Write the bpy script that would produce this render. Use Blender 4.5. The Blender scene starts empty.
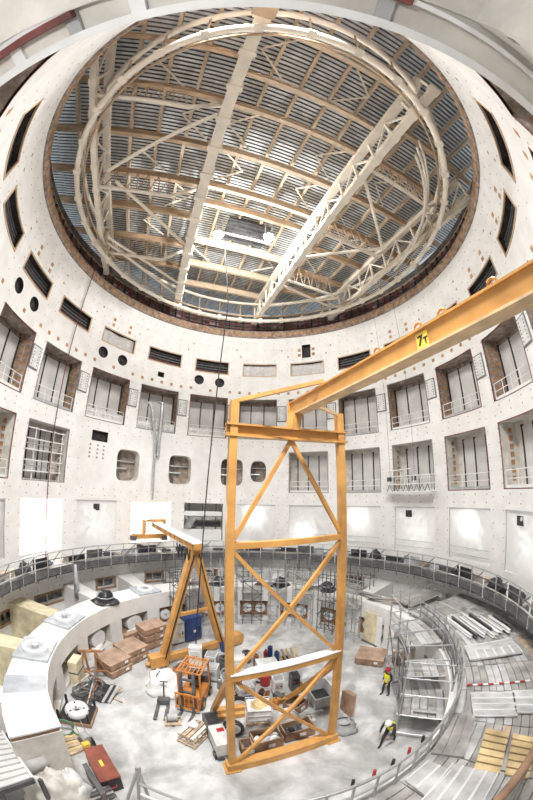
import bpy, bmesh, math, random
from math import sin, cos, radians as rad, pi, hypot, atan2, degrees
from mathutils import Vector, Matrix, noise

random.seed(7)
SC = bpy.context.scene
COL = SC.collection

# ------------------------------------------------------------------ camera
R = 14.7                       # inner radius of the round pit, metres
FLOOR = -12.0                  # pit floor; z = 0 is the eye height of the photographer
CAM = Vector((0.5576, -14.4215, 0.0))
PITCH, YAW, ROLL = 0.274646, 0.008006, 0.01552
F_MM, KF = 13.034, 2.8         # lens: r = KF * f * tan(theta / KF)
cd = bpy.data.cameras.new('camera')
cam = bpy.data.objects.new('camera', cd)
COL.objects.link(cam)
fw = Vector((sin(YAW)*cos(PITCH), cos(YAW)*cos(PITCH), sin(PITCH)))
rt0 = Vector((cos(YAW), -sin(YAW), 0)); up0 = rt0.cross(fw)
rt = cos(ROLL)*rt0 + sin(ROLL)*up0
up = -sin(ROLL)*rt0 + cos(ROLL)*up0
m = Matrix((rt, up, -fw)).transposed().to_4x4()
m.translation = CAM
cam.matrix_world = m
cd.type = 'PANO'
cd.sensor_fit = 'VERTICAL'
cd.sensor_height = 36.0
cd.sensor_width = 36.0*533/800
cd.clip_start = 0.01
cy = cd
cy.panorama_type = 'FISHEYE_LENS_POLYNOMIAL'
cy.fisheye_fov = rad(190)
# theta(r) = KF*atan(r/(KF*f)) written as a quartic (least squares on 0..22 mm)
POLY = (0.0, 0.0766814929, 2.09383072e-05, -2.2846381e-05, 2.77902599e-07)
cy.fisheye_polynomial_k0 = -POLY[0]
cy.fisheye_polynomial_k1 = -POLY[1]
cy.fisheye_polynomial_k2 = -POLY[2]
cy.fisheye_polynomial_k3 = -POLY[3]
cy.fisheye_polynomial_k4 = -POLY[4]
SC.camera = cam

# ------------------------------------------------------------------ world, exposure
w = bpy.data.worlds.new('world'); SC.world = w
w.use_nodes = True
w.node_tree.nodes['Background'].inputs[0].default_value = (0.86, 0.93, 1.0, 1)
w.node_tree.nodes['Background'].inputs[1].default_value = 0.5
SC.view_settings.view_transform = 'Standard'
SC.view_settings.look = 'None'
SC.view_settings.exposure = 0.25
SC.view_settings.gamma = 1.0
SC.view_settings.use_curve_mapping = False

def light(name, kind, loc, power, size=0.5, target=None, color=(1, 0.99, 0.965), parent=None, spot=None):
    ld = bpy.data.lights.new(name, kind)
    ld.energy = power; ld.color = color
    if kind == 'AREA': ld.shape = 'DISK'; ld.size = size
    else: ld.shadow_soft_size = size
    if spot: ld.spot_size = rad(spot); ld.spot_blend = 0.6
    o = bpy.data.objects.new(name, ld); COL.objects.link(o)
    o.location = loc
    if target is not None:
        o.rotation_euler = (Vector(target)-Vector(loc)).to_track_quat('-Z', 'Y').to_euler()
    return o

TH = rad(20.5)
DV = Vector((-sin(TH), cos(TH), 0)); NV = Vector((cos(TH), sin(TH), 0))
def RD(off, s, z): return off*NV + s*DV + Vector((0, 0, z))
def pol(phi, r, z): return Vector((r*sin(rad(phi)), r*cos(rad(phi)), z))

# lamps: the two floodlights seen under the roof, and unseen fill lamps added
# over the near rim (their fixtures are built further down)
LAMPS_SEEN = [RD(-2.5, 2.8, 18.1), RD(1.35, 1.7, 18.1)]
RIM_FILLS = [pol(180, 14.78, 17.6), pol(171.5, 14.78, 17.6), pol(-171.5, 14.78, 17.6)]
for p in LAMPS_SEEN:
    light('flood_light', 'POINT', p+Vector((0, 0, -0.45)), 2500, 0.22)
for p in RIM_FILLS:
    light('rim_fill_light', 'AREA', p+Vector((0, 0, -0.3)), 1250, 0.5, (0, 0.5, -12)).data.spread = rad(115)

# ------------------------------------------------------------------ materials
MATS = {}
def mat(name, col, rough=0.6, metal=0.0, var=0.12, scale=3.0, bump=0.0, stain=None, emit=None, stain_scale=0.35, detail=6.0, stain_amt=0.5):
    if name in MATS: return MATS[name]
    m = bpy.data.materials.new(name); m.use_nodes = True
    nt = m.node_tree; N = nt.nodes; L = nt.links
    b = N['Principled BSDF']
    b.inputs['Roughness'].default_value = rough
    b.inputs['Metallic'].default_value = metal
    tc = N.new('ShaderNodeTexCoord')
    nz = N.new('ShaderNodeTexNoise'); nz.inputs['Scale'].default_value = scale; nz.inputs['Detail'].default_value = detail
    L.new(tc.outputs['Object'], nz.inputs['Vector'])
    mx = N.new('ShaderNodeMix'); mx.data_type = 'RGBA'
    lo = tuple(max(0, c*(1-var*1.6)) for c in col)+(1,)
    hi = tuple(min(1, c*(1+var)) for c in col)+(1,)
    mx.inputs[6].default_value = lo; mx.inputs[7].default_value = hi
    rp = N.new('ShaderNodeMapRange'); rp.inputs[1].default_value = 0.3; rp.inputs[2].default_value = 0.7
    L.new(nz.outputs['Fac'], rp.inputs[0]); L.new(rp.outputs[0], mx.inputs[0])
    out = mx.outputs[2]
    if stain:
        n2 = N.new('ShaderNodeTexNoise'); n2.inputs['Scale'].default_value = stain_scale; n2.inputs['Detail'].default_value = 8; n2.inputs['Roughness'].default_value = 0.65
        n2.inputs['Distortion'].default_value = 0.6
        L.new(tc.outputs['Object'], n2.inputs['Vector'])
        r2 = N.new('ShaderNodeMapRange'); r2.inputs[1].default_value = 0.47; r2.inputs[2].default_value = 0.68; r2.inputs[4].default_value = stain_amt
        L.new(n2.outputs['Fac'], r2.inputs[0])
        m2 = N.new('ShaderNodeMix'); m2.data_type = 'RGBA'
        m2.inputs[7].default_value = tuple(stain)+(1,)
        L.new(r2.outputs[0], m2.inputs[0]); L.new(out, m2.inputs[6]); out = m2.outputs[2]
    L.new(out, b.inputs['Base Color'])
    if bump:
        bp = N.new('ShaderNodeBump'); bp.inputs['Strength'].default_value = bump; bp.inputs['Distance'].default_value = 0.05
        L.new(nz.outputs['Fac'], bp.inputs['Height']); L.new(bp.outputs[0], b.inputs['Normal'])
    if emit:
        b.inputs['Emission Color'].default_value = tuple(emit[:3])+(1,)
        b.inputs['Emission Strength'].default_value = emit[3]
    MATS[name] = m
    return m

WHITE = mat('white_painted_concrete', (0.82, 0.812, 0.80), 0.75, var=0.05, scale=1.2, stain=(0.66, 0.63, 0.60), stain_scale=0.25, stain_amt=0.35)
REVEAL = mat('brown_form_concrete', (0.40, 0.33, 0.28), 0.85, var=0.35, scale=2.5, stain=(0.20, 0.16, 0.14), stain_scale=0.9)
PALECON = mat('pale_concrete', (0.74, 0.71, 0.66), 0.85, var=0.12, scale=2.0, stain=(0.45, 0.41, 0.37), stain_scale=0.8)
FLOORM = mat('floor_concrete', (0.60, 0.60, 0.605), 0.7, var=0.16, scale=1.3, stain=(0.20, 0.195, 0.19), stain_scale=0.38, detail=10, stain_amt=0.75)
CORBEL = mat('brown_concrete_corbel', (0.34, 0.27, 0.225), 0.9, var=0.35, scale=3.0)
PLATE = mat('rusty_steel_plate', (0.47, 0.27, 0.14), 0.7, var=0.3, scale=2.0)
DARKRED = mat('dark_red_primer', (0.20, 0.055, 0.05), 0.6, var=0.3)
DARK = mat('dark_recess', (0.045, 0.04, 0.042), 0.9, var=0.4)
BLACK = mat('black_rubber', (0.03, 0.03, 0.032), 0.5, var=0.3)
CREAM = mat('cream_steel_paint', (0.86, 0.79, 0.68), 0.45, var=0.08, scale=1.0)
PURLIN = mat('pale_tan_steel_paint', (0.66, 0.53, 0.39), 0.5, var=0.1)
TAN = mat('tan_steel_paint', (0.54, 0.39, 0.26), 0.5, var=0.15, scale=1.0)  # on the roof beams this brown is shading put into the colour
DECK = mat('galvanised_deck', (0.72, 0.75, 0.76), 0.5, 0.0, var=0.15, scale=1.5)
YELLOW = mat('crane_yellow_paint', (0.60, 0.315, 0.095), 0.4, var=0.12, scale=1.5, stain=(0.42, 0.19, 0.05), stain_scale=1.2)
YELPALE = mat('worn_yellow_flange', (0.74, 0.53, 0.31), 0.5, var=0.15, scale=2.5)
GALV = mat('galvanised_tube', (0.52, 0.53, 0.54), 0.4, 0.6, var=0.15)
DKTUBE = mat('dark_scaffold_tube', (0.16, 0.16, 0.17), 0.5, 0.4, var=0.2)
WRAIL = mat('white_rail_paint', (0.82, 0.82, 0.82), 0.45, var=0.05)
ALU = mat('aluminium_plank', (0.66, 0.66, 0.67), 0.45, 0.3, var=0.16, scale=2.0)
WOODP = mat('yellow_timber_plank', (0.72, 0.55, 0.30), 0.7, var=0.2, scale=2.0)
PLY = mat('brown_plywood', (0.36, 0.225, 0.15), 0.7, var=0.22, scale=2.2)
TIMBER = mat('pallet_timber', (0.56, 0.43, 0.31), 0.8, var=0.25, scale=3)
GREYWOOD = mat('weathered_boards', (0.40, 0.385, 0.37), 0.85, var=0.3, scale=1.5)
PLASTIC = mat('white_plastic_film', (0.84, 0.84, 0.85), 0.35, var=0.06, scale=1.5)
GREYTARP = mat('grey_tarpaulin', (0.47, 0.50, 0.54), 0.5, var=0.15, scale=2.0, bump=0.3)
BLACKTARP = mat('black_tarpaulin', (0.035, 0.036, 0.04), 0.35, var=0.4, scale=3.0)
PANELG = mat('pale_port_panel', (0.62, 0.61, 0.60), 0.55, var=0.1, scale=0.8)
BLUE = mat('blue_cabinet_paint', (0.03, 0.065, 0.22), 0.4, var=0.15)
GREYM = mat('grey_machine_paint', (0.45, 0.46, 0.47), 0.45, var=0.12)
DGREY = mat('dark_grey_machine', (0.12, 0.12, 0.125), 0.5, var=0.3)
ORANGE = mat('orange_machine_paint', (0.60, 0.23, 0.05), 0.4, var=0.12)
REDBOX = mat('red_brown_box_paint', (0.27, 0.075, 0.05), 0.45, var=0.2, scale=3)
GREEN = mat('green_hose', (0.08, 0.22, 0.13), 0.5, var=0.2)
STEEL = mat('bare_steel', (0.45, 0.44, 0.43), 0.35, 0.7, var=0.2)
HIVIS = mat('hi_vis_yellow', (0.85, 0.80, 0.03), 0.6, var=0.05)
CLOTH = mat('dark_work_clothes', (0.035, 0.035, 0.045), 0.8, var=0.2)
SKIN = mat('skin_tone', (0.55, 0.34, 0.25), 0.6, var=0.05)
REDHAT = mat('red_helmet', (0.42, 0.03, 0.03), 0.35, var=0.05)
WHITEHAT = mat('white_helmet', (0.85, 0.85, 0.83), 0.35, var=0.03)
RUST = mat('rusty_orange_iron', (0.42, 0.20, 0.09), 0.7, var=0.3)
LIT = mat('lamp_lens', (1, 1, 1), 0.3, var=0.0, emit=(1, 0.98, 0.93, 40))
OCHRE = mat('yellow_lit_ochre', (0.80, 0.71, 0.50), 0.8, var=0.15, scale=2)  # yellow light of the pedestal compartments put into the colour
SIGN = mat('yellow_sign_paint', (0.90, 0.62, 0.10), 0.5, var=0.03)
INK = mat('black_ink', (0.015, 0.015, 0.015), 0.6, var=0.0)
SOFFIT = mat('grey_green_soffit', (0.56, 0.56, 0.52), 0.7, var=0.08, scale=1.0)

def film_mat():
    m = bpy.data.materials.new('translucent_sheet'); m.use_nodes = True
    nt = m.node_tree; N = nt.nodes; L = nt.links
    out = N['Material Output']; N.remove(N['Principled BSDF'])
    d = N.new('ShaderNodeBsdfPrincipled'); d.inputs['Base Color'].default_value = (0.80, 0.80, 0.81, 1); d.inputs['Roughness'].default_value = 0.35
    t = N.new('ShaderNodeBsdfTranslucent'); t.inputs['Color'].default_value = (0.92, 0.92, 0.93, 1)
    mx = N.new('ShaderNodeMixShader')
    nz = N.new('ShaderNodeTexNoise'); nz.inputs['Scale'].default_value = 1.7; nz.inputs['Detail'].default_value = 4
    tc = N.new('ShaderNodeTexCoord'); L.new(tc.outputs['Object'], nz.inputs['Vector'])
    rp = N.new('ShaderNodeMapRange'); rp.inputs[3].default_value = 0.12; rp.inputs[4].default_value = 0.4
    L.new(nz.outputs['Fac'], rp.inputs[0]); L.new(rp.outputs[0], mx.inputs[0])
    L.new(d.outputs[0], mx.inputs[1]); L.new(t.outputs[0], mx.inputs[2]); L.new(mx.outputs[0], out.inputs[0])
    return m
FILM = film_mat()

# ------------------------------------------------------------------ mesh helpers
class MB:
    def __init__(self): self.v = []; self.f = []; self.mi = []
    def add(self, vs, fs, mi=0):
        o = len(self.v); self.v += [tuple(p) for p in vs]
        self.f += [tuple(i+o for i in f) for f in fs]; self.mi += [mi]*len(fs)
        return self
    def hexa(self, p, mi=0):   # 8 corners: bottom loop 0-3, top loop 4-7
        return self.add(p, [(3,2,1,0),(4,5,6,7),(0,1,5,4),(1,2,6,5),(2,3,7,6),(3,0,4,7)], mi)
    def box(self, c, s, rz=0.0, mi=0):
        x, y, z = s[0]/2, s[1]/2, s[2]/2; a, b = cos(rz), sin(rz)
        P = [(-x,-y,-z),(x,-y,-z),(x,y,-z),(-x,y,-z),(-x,-y,z),(x,-y,z),(x,y,z),(-x,y,z)]
        return self.hexa([(c[0]+a*p[0]-b*p[1], c[1]+b*p[0]+a*p[1], c[2]+p[2]) for p in P], mi)
    def bar(self, p0, p1, w, h, mi=0, upv=(0,0,1)):
        p0, p1 = Vector(p0), Vector(p1); d = (p1-p0).normalized(); u = Vector(upv)
        if abs(d.dot(u)) > 0.98: u = Vector((0,1,0))
        s = d.cross(u).normalized()*(w/2); t = s.cross(d).normalized()*(h/2)
        return self.hexa([p0-s-t, p0+s-t, p1+s-t, p1-s-t, p0-s+t, p0+s+t, p1+s+t, p1-s+t], mi)
    def ibeam(self, p0, p1, w, h, t=0.05):
        z = Vector((0,0,1)); p0, p1 = Vector(p0), Vector(p1)
        self.bar(p0+z*(h/2-t/2), p1+z*(h/2-t/2), w, t); self.bar(p0-z*(h/2-t/2), p1-z*(h/2-t/2), w, t)
        return self.bar(p0, p1, t, h-2*t)
    def tube(self, p0, p1, r, n=8, r1=None, cap=True, mi=0):
        p0, p1 = Vector(p0), Vector(p1); d = (p1-p0).normalized()
        u = Vector((0,0,1)) if abs(d.z) < 0.9 else Vector((1,0,0))
        s = d.cross(u).normalized(); t = s.cross(d); r1 = r if r1 is None else r1
        vs = [p0+(s*cos(2*pi*i/n)+t*sin(2*pi*i/n))*r for i in range(n)]+[p1+(s*cos(2*pi*i/n)+t*sin(2*pi*i/n))*r1 for i in range(n)]
        fs = [(i, (i+1)%n, (i+1)%n+n, i+n) for i in range(n)]
        if cap: fs += [tuple(range(n-1,-1,-1)), tuple(range(n,2*n))]
        return self.add(vs, fs, mi)
    def path(self, pts, r, n=6, closed=False):
        pts = [Vector(p) for p in pts]; k = len(pts); vs = []; fs = []
        for i, p in enumerate(pts):
            a = pts[(i-1) % k] if (closed or i > 0) else p
            b = pts[(i+1) % k] if (closed or i < k-1) else p
            d = (b-a).normalized(); u = Vector((0,0,1)) if abs(d.z) < 0.95 else Vector((1,0,0))
            s = d.cross(u).normalized(); t = s.cross(d)
            vs += [p+(s*cos(2*pi*j/n)+t*sin(2*pi*j/n))*r for j in range(n)]
        for i in range(k if closed else k-1):
            a, b = i*n, ((i+1) % k)*n
            fs += [(a+j, a+(j+1)%n, b+(j+1)%n, b+j) for j in range(n)]
        return self.add(vs, fs)
    def arc(self, a0, a1, r0, r1, z0, z1, n=None, mi=0, caps=True):
        n = n or max(1, int(abs(a1-a0)/2.5)); vs = []
        for i in range(n+1):
            a = a0+(a1-a0)*i/n
            vs += [pol(a, r0, z0), pol(a, r1, z0), pol(a, r1, z1), pol(a, r0, z1)]
        fs = []
        for i in range(n):
            o = 4*i
            for j in range(4): fs.append((o+j, o+(j+1)%4, o+4+(j+1)%4, o+4+j))
        if caps: fs += [(3,2,1,0), (4*n,4*n+1,4*n+2,4*n+3)]
        return self.add(vs, fs, mi)
    def lathe(self, prof, n=16, c=(0,0,0), mi=0):   # prof: (r, z)
        k = len(prof); vs = [(c[0]+r*cos(2*pi*i/n), c[1]+r*sin(2*pi*i/n), c[2]+z) for i in range(n) for r, z in prof]
        fs = [(i*k+j, ((i+1)%n)*k+j, ((i+1)%n)*k+j+1, i*k+j+1) for i in range(n) for j in range(k-1)]
        return self.add(vs, fs, mi)
    def mesh(self, name, mats, off=None):
        me = bpy.data.meshes.new(name)
        v = self.v if off is None else [(p[0]-off[0], p[1]-off[1], p[2]-off[2]) for p in self.v]
        me.from_pydata(v, [], self.f)
        if not isinstance(mats, (list, tuple)): mats = [mats]
        for mm in mats: me.materials.append(mm)
        if len(mats) > 1: me.polygons.foreach_set('material_index', self.mi)
        me.validate(); me.update()
        return me

def fix(me):
    bm = bmesh.new(); bm.from_mesh(me); bmesh.ops.remove_doubles(bm, verts=bm.verts, dist=1e-5)
    bmesh.ops.recalc_face_normals(bm, faces=bm.faces); bm.to_mesh(me); bm.free()
def smooth(o):
    for p in o.data.polygons: p.use_smooth = True
    return o

def wloc(o):
    v = Vector((0,0,0))
    while o is not None: v = v+o.location; o = o.parent
    return v
def tag(o, label=None, cat=None, group=None, kind=None):
    if label: o['label'] = label
    if cat: o['category'] = cat
    if group: o['group'] = group
    if kind: o['kind'] = kind
    return o
def thing(name, label=None, cat=None, loc=(0,0,0), rz=0.0, group=None, kind=None):
    o = bpy.data.objects.new(name, None); COL.objects.link(o); o.empty_display_size = 0.2
    o.location = loc; o.rotation_euler = (0,0,rz)
    return tag(o, label, cat, group, kind)
def part(name, mb, mats, parent=None, world=False, smo=False, rec=False):
    """one mesh object; world=True: the points are world points and no parent is rotated"""
    off = wloc(parent) if (world and parent is not None) else None
    me = mb.mesh(name, mats, off)
    if rec: fix(me)
    o = bpy.data.objects.new(name, me); COL.objects.link(o); o.parent = parent
    if smo: smooth(o)
    return o
def solo(name, mb, mats, label, cat, loc, rz=0.0, group=None, smo=False, kind=None):
    o = part(name, mb, mats, smo=smo); o.location = loc; o.rotation_euler = (0,0,rz)
    return tag(o, label, cat, group, kind)
_unit = {}
def unit(kind, matl):
    k = (kind, matl.name)
    if k not in _unit:
        b = MB()
        if kind == 'box': b.box((0,0,0.5), (1,1,1))
        else: b.tube((0,0,0), (0,0,1), 1.0, 6)
        _unit[k] = b.mesh(kind+'_'+matl.name, matl)
    return _unit[k]
def stick(name, p0, p1, r, matl, parent, w=None, h=None, world=True, upv=(0,0,1)):
    """a straight tube (r) or a bar (w x h) from p0 to p1 that shares its mesh"""
    p0, p1 = Vector(p0), Vector(p1)
    if world and parent is not None:
        o0 = wloc(parent); p0 = p0-o0; p1 = p1-o0
    d = p1-p0; L = d.length; d.normalize(); u = Vector(upv)
    if abs(d.dot(u)) > 0.98: u = Vector((0,1,0)) if abs(d.y) < 0.9 else Vector((1,0,0))
    s = d.cross(u).normalized(); t = s.cross(d)
    o = bpy.data.objects.new(name, unit('box' if w else 'tube', matl)); COL.objects.link(o); o.parent = parent
    a, b = (w, h) if w else (r, r)
    M = Matrix((s*a, t*b, d*L)).transposed().to_4x4(); M.translation = p0
    o.matrix_local = M
    return o
def blob(rx, ry, rz, seed, amp=0.25, n=14, k=8, fr=1.6):
    """a lumpy heap standing on z = 0"""
    b = MB(); vs = []; o = Vector((seed*3.1, seed*1.7, 0))
    for j in range(k+1):
        t = (pi/2)*j/k
        for i in range(n):
            a = 2*pi*i/n; d = Vector((cos(a)*cos(t), sin(a)*cos(t), sin(t)))
            q = 1+amp*(noise.noise(d*fr+o)+0.6*noise.noise(d*fr*2.7+o)+0.35*noise.noise(d*fr*6+o))
            vs.append((d.x*rx*q*(1.05 if j == 0 else 1), d.y*ry*q*(1.05 if j == 0 else 1), max(0, d.z*rz*q)))
    fs = [(j*n+i, j*n+(i+1)%n, (j+1)*n+(i+1)%n, (j+1)*n+i) for j in range(k) for i in range(n)]
    fs.append(tuple(range(n-1,-1,-1)))
    return b.add(vs, fs)
def copy_tree(o, parent=None):
    c = o.copy(); COL.objects.link(c); c.parent = parent
    for ch in list(o.children): copy_tree(ch, c)
    return c
ORD = ['', 'first', 'second', 'third', 'fourth', 'fifth', 'sixth', 'seventh', 'eighth', 'ninth']
def bay(k):
    if k == 0: return 'behind the mast'
    return ORD[abs(k)]+(' left' if k < 0 else ' right')+' of the mast'
# ================================================================== THE SETTING
PH0 = -0.24                                   # bays sit at 20 degree steps
def bc(k): return 20.0*k+PH0
HW = 7.39
HOLES = []                                    # (phi0, phi1, z0, z1, kind, key)
ROW1 = (4.085, 8.17); ROW2 = (-1.22, 2.69); ROW3 = (-6.2, -2.48); WROW = (10.83, 12.15)
ROW2K = [-8, -7, -6, -5, -4, 1, 2, 3, 4, 5, 6, 7, 8, 9]
for k in range(-8, 9):
    HOLES.append((bc(k)-HW, bc(k)+HW, *ROW1, 'row1', k))
    HOLES.append((bc(k)-HW, bc(k)+HW, *ROW3, 'row3', k))
    if abs(k) <= 7: HOLES.append((20*k-6.8, 20*k+6.8, *WROW, 'slot', k))
for k in ROW2K: HOLES.append((bc(k)-HW, bc(k)+HW, *ROW2, 'row2', k))
OVALS = [(-49.7, 0.60, 4.3, 1.40), (-29.9, 0.61, 4.3, 1.40), (-9.9, 0.66, 4.3, 1.36), (0.3, 0.80, 3.05, 1.08)]
ROUNDS = [(-105.4, 9.77), (-97.1, 9.77), (-65.3, 9.81), (-57.0, 9.81), (-24.9, 9.87), (-16.4, 9.82)]
for p, z, hw, hh in OVALS: HOLES.append((p-hw, p+hw, z-hh, z+hh, 'oval', None))
for p, z in ROUNDS: HOLES.append((p-2.0, p+2.0, z-0.51, z+0.51, 'round', None))
SMALL = [(-64.2, -58.2, 2.3, 3.15), (-42.0, -39.4, 9.35, 9.85), (18.0, 21.7, 12.75, 14.3)]
for s in SMALL: HOLES.append((*s, 'small', None))
LOWWIN = [(-96.2, -90.2, -10.4, -9.6), (-82.8, -72.1, -10.25, -9.45), (-60.2, -53.5, -10.05, -9.2), (-51.6, -48.0, -9.85, -9.2), (-41.9, -35.5, -10.0, -9.15),
          (-21.5, -15.0, -10.0, -9.15), (34.0, 41.0, -10.0, -9.15)]
for s in LOWWIN: HOLES.append((*s, 'low', None))
DEPTH = {'row1': 1.5, 'row2': 1.5, 'row3': 2.2, 'slot': 0.6, 'small': 0.5, 'low': 0.6, 'oval': 1.1, 'round': 0.35}
RIM = 15.37

zs = sorted(set([FLOOR, RIM, -8.0, 14.3] + [h[2] for h in HOLES] + [h[3] for h in HOLES]))
ps = sorted(set([round(-172+2.0*i, 2) for i in range(173)] + [round(h[0], 3) for h in HOLES] + [round(h[1], 3) for h in HOLES]))
ps = [p for p in ps if -188.5 <= p <= 188.5]
ps = sorted(set([p for p in ps if p >= -171] + [172.36, 172.37+0.0, 187.15, 189]))
def hole_at(p, z):
    for h in HOLES:
        if h[0]-1e-3 < p < h[1]+1e-3 and h[2] < z < h[3]: return h
    return None
b = MB()
grid = {}
for i in range(len(ps)-1):
    for j in range(len(zs)-1):
        grid[i, j] = hole_at((ps[i]+ps[i+1])/2, (zs[j]+zs[j+1])/2)
for (i, j), h in grid.items():
    p0, p1, z0, z1 = ps[i], ps[i+1], zs[j], zs[j+1]
    if h is None:
        b.add([pol(p0,R,z0), pol(p1,R,z0), pol(p1,R,z1), pol(p0,R,z1)], [(0,1,2,3)])
    elif h[4] not in ('oval', 'round'):
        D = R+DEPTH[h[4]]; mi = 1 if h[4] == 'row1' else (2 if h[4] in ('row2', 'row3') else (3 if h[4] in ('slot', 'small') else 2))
        if grid.get((i-1, j)) is None: b.add([pol(p0,R,z0), pol(p0,D,z0), pol(p0,D,z1), pol(p0,R,z1)], [(0,1,2,3)], mi)
        if grid.get((i+1, j)) is None: b.add([pol(p1,R,z0), pol(p1,D,z0), pol(p1,D,z1), pol(p1,R,z1)], [(3,2,1,0)], mi)
        if grid.get((i, j-1)) is None: b.add([pol(p0,R,z0), pol(p1,R,z0), pol(p1,D,z0), pol(p0,D,z0)], [(0,1,2,3)], 2 if mi == 1 else mi)
        if grid.get((i, j+1)) is None: b.add([pol(p0,R,z1), pol(p1,R,z1), pol(p1,D,z1), pol(p0,D,z1)], [(3,2,1,0)], mi)
# rounded openings: patch between the square cut and the rounded rim, and the tube behind it
def rounded(p, z, hw, hh, e, depth, mi):
    n = 32; sq = []; ro = []
    for i in range(n):
        a = 2*pi*(i+0.5)/n; c, s = cos(a), sin(a); q = max(abs(c), abs(s)); sq.append((c/q, s/q))
        g = (abs(c)**e+abs(s)**e)**(-1/e); ro.append((c*g*0.985, s*g*0.985))
    corners = [(1,1), (-1,1), (-1,-1), (1,-1)]
    V = [pol(p+hw*x, R, z+hh*y) for x, y in sq]+[pol(p+hw*x, R, z+hh*y) for x, y in ro]+[pol(p+hw*x*0.97, R+depth, z+hh*y*0.97) for x, y in ro]
    F = [(i, (i+1)%n, n+(i+1)%n, n+i) for i in range(n)]
    b.add(V[:2*n], F)
    for cx, cy_ in corners:
        i = [k for k in range(n) if sq[k][0]*cx > 0.99 or sq[k][1]*cy_ > 0.99]
        pts = sorted([k for k in range(n)], key=lambda k: hypot(sq[k][0]-cx, sq[k][1]-cy_))[:2]
        b.add([pol(p+hw*cx, R, z+hh*cy_), V[pts[0]], V[pts[1]]], [(0,1,2)])
    b.add(V[n:], F, mi)
for p, z, hw, hh in OVALS: rounded(p, z, hw, hh, 5.0 if hw > 4 else 3.0, 1.1, 2)
for p, z in ROUNDS: rounded(p, z, 2.0, 0.51, 2.0, 0.35, 3)
wall = part('wall_round', b, [WHITE, REVEAL, PALECON, DARK], rec=False)
tag(wall, 'white round concrete wall of the pit pierced by rows of bays', 'wall', kind='structure')

# embedded steel plates: the 10-pixel ones on the bay sides are parts, the tiny ones one mass
def wplate(mb, p, z, s, sz=None, proud=0.012):
    hz = (sz or s)/2; d = degrees(s/2/R)
    mb.hexa([pol(p-d,R+0.01,z-hz), pol(p+d,R+0.01,z-hz), pol(p+d,R-proud,z-hz), pol(p-d,R-proud,z-hz),
             pol(p-d,R+0.01,z+hz), pol(p+d,R+0.01,z+hz), pol(p+d,R-proud,z+hz), pol(p-d,R-proud,z+hz)])
mb = MB(); dots = MB(); rng = random.Random(3)
p = -152.0
while p < 152:
    if not any(abs(p-q) < 2.6 for q, _ in ROUNDS): wplate(mb, p, 8.86+rng.uniform(-0.04, 0.04), 0.27)
    p += 4.0
for k in (-5, -3, 3, 5, 6):
    for dp in (-3.6, 3.6): wplate(mb, 20*k+dp, 12.7, 0.3); wplate(mb, 20*k+dp, 13.25, 0.3)
for dp in (-3, 3):
    for z in (13.1, 13.7): wplate(mb, 19.85+dp, z, 0.33)
for k in range(-7, 8):
    for z in (13.0, 13.8): wplate(mb, 20*k+10+rng.uniform(-2, 2), z, 0.16)
mb2 = mb
for k in range(-8, 9):
    for dp in (8.2, 11.8):
        for i in range(26):
            z = RIM-0.7-i*0.82
            if z > -7.0 and hole_at(20*k+dp, z) is None: wplate(dots, 20*k+dp, z, 0.07, proud=0.006)
    for z in (3.3, 3.75, -1.55, -2.1, 12.6, 13.9, 14.7, -7.6, -8.4, -9.0):
        for dp in (-6, -2, 2, 6):
            if hole_at(20*k+dp, z) is None: wplate(dots, 20*k+dp+rng.uniform(-0.4, 0.4), z, 0.085, proud=0.006)
for i in range(4):
    for j in range(3): wplate(dots, -64.4+j*2.3+(0.5 if j else 0), 1.95-i*0.33, 0.16)
tag(part('embedded_plates', mb2, PLATE, wall), kind='stuff')
tag(part('tie_hole_plugs', dots, mat('grey_plug', (0.33, 0.30, 0.28), 0.8), wall), kind='stuff')

def backwall(name, p0, p1, z0, z1, r, m, th=0.15):
    return part(name, MB().arc(p0-0.3, p1+0.3, r, r+th, z0-0.02, z1+0.02), m, wall)

# bays of the two upper rows: back slab > panels, mullions; plates on the side walls
PLATEMESH = MB().box((0,0,0), (0.30, 0.03, 0.30)).mesh('plate', PLATE)
def bay_inside(k, row, z0, z1):
    a0, a1 = bc(k)-HW, bc(k)+HW; rb = R+1.35
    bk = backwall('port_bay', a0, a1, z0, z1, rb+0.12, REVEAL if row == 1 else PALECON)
    cuts = [a0+0.3, a0+4.6, a0+9.6, a1-0.3] if row == 1 else [a0+2.6, a0+6.4, a0+10.4, a1-0.2]
    if k < 0: cuts = [2*bc(k)-c for c in reversed(cuts)]
    top = z1-0.35
    for i in range(3):
        part('panel', MB().arc(cuts[i]+0.12, cuts[i+1]-0.12, rb-0.02, rb+0.1, z0+0.02, top, n=2), PANELG, bk)
    for i in range(4):
        part('mullion', MB().arc(cuts[i]-0.16, cuts[i]+0.16, rb-0.08, rb+0.1, z0+0.02, top+0.1, n=1), DARK, bk)
    # plates stand on the side wall the camera can see
    side = a0 if k > 0 else a1; s = 1 if k > 0 else -1
    nz = 7
    for i in range(nz):
        for rr in ((R+0.42, R+0.95) if row == 1 else (R+0.9,)):
            z = z0+0.35+i*(z1-z0-0.5)/nz+(0.16 if rr > R+0.5 else 0)
            o = bpy.data.objects.new('steel_plate', PLATEMESH); COL.objects.link(o); o.parent = bk
            o.location = pol(side+s*0.08, rr, z); o.rotation_euler = (0, 0, -rad(side)+pi/2)
    # dark red edge angle round the bay
    fr = MB()
    fr.arc(a0-0.25, a0, R-0.015, R+0.06, z0-0.05, z1+0.05, n=1); fr.arc(a1, a1+0.25, R-0.015, R+0.06, z0-0.05, z1+0.05, n=1)
    fr.arc(a0, a1, R-0.015, R+0.06, z1, z1+0.06); fr.arc(a0, a1, R-0.015, R+0.06, z0-0.05, z0)
    part('edge_angle', fr, DARKRED if (k in (-3, -5, 4, 5, -1, 8, -8, 7, -7) and row == 1) or k in (-5, 4, 5) else mat('grey_edge_angle', (0.25, 0.23, 0.22), 0.6), bk)
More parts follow.
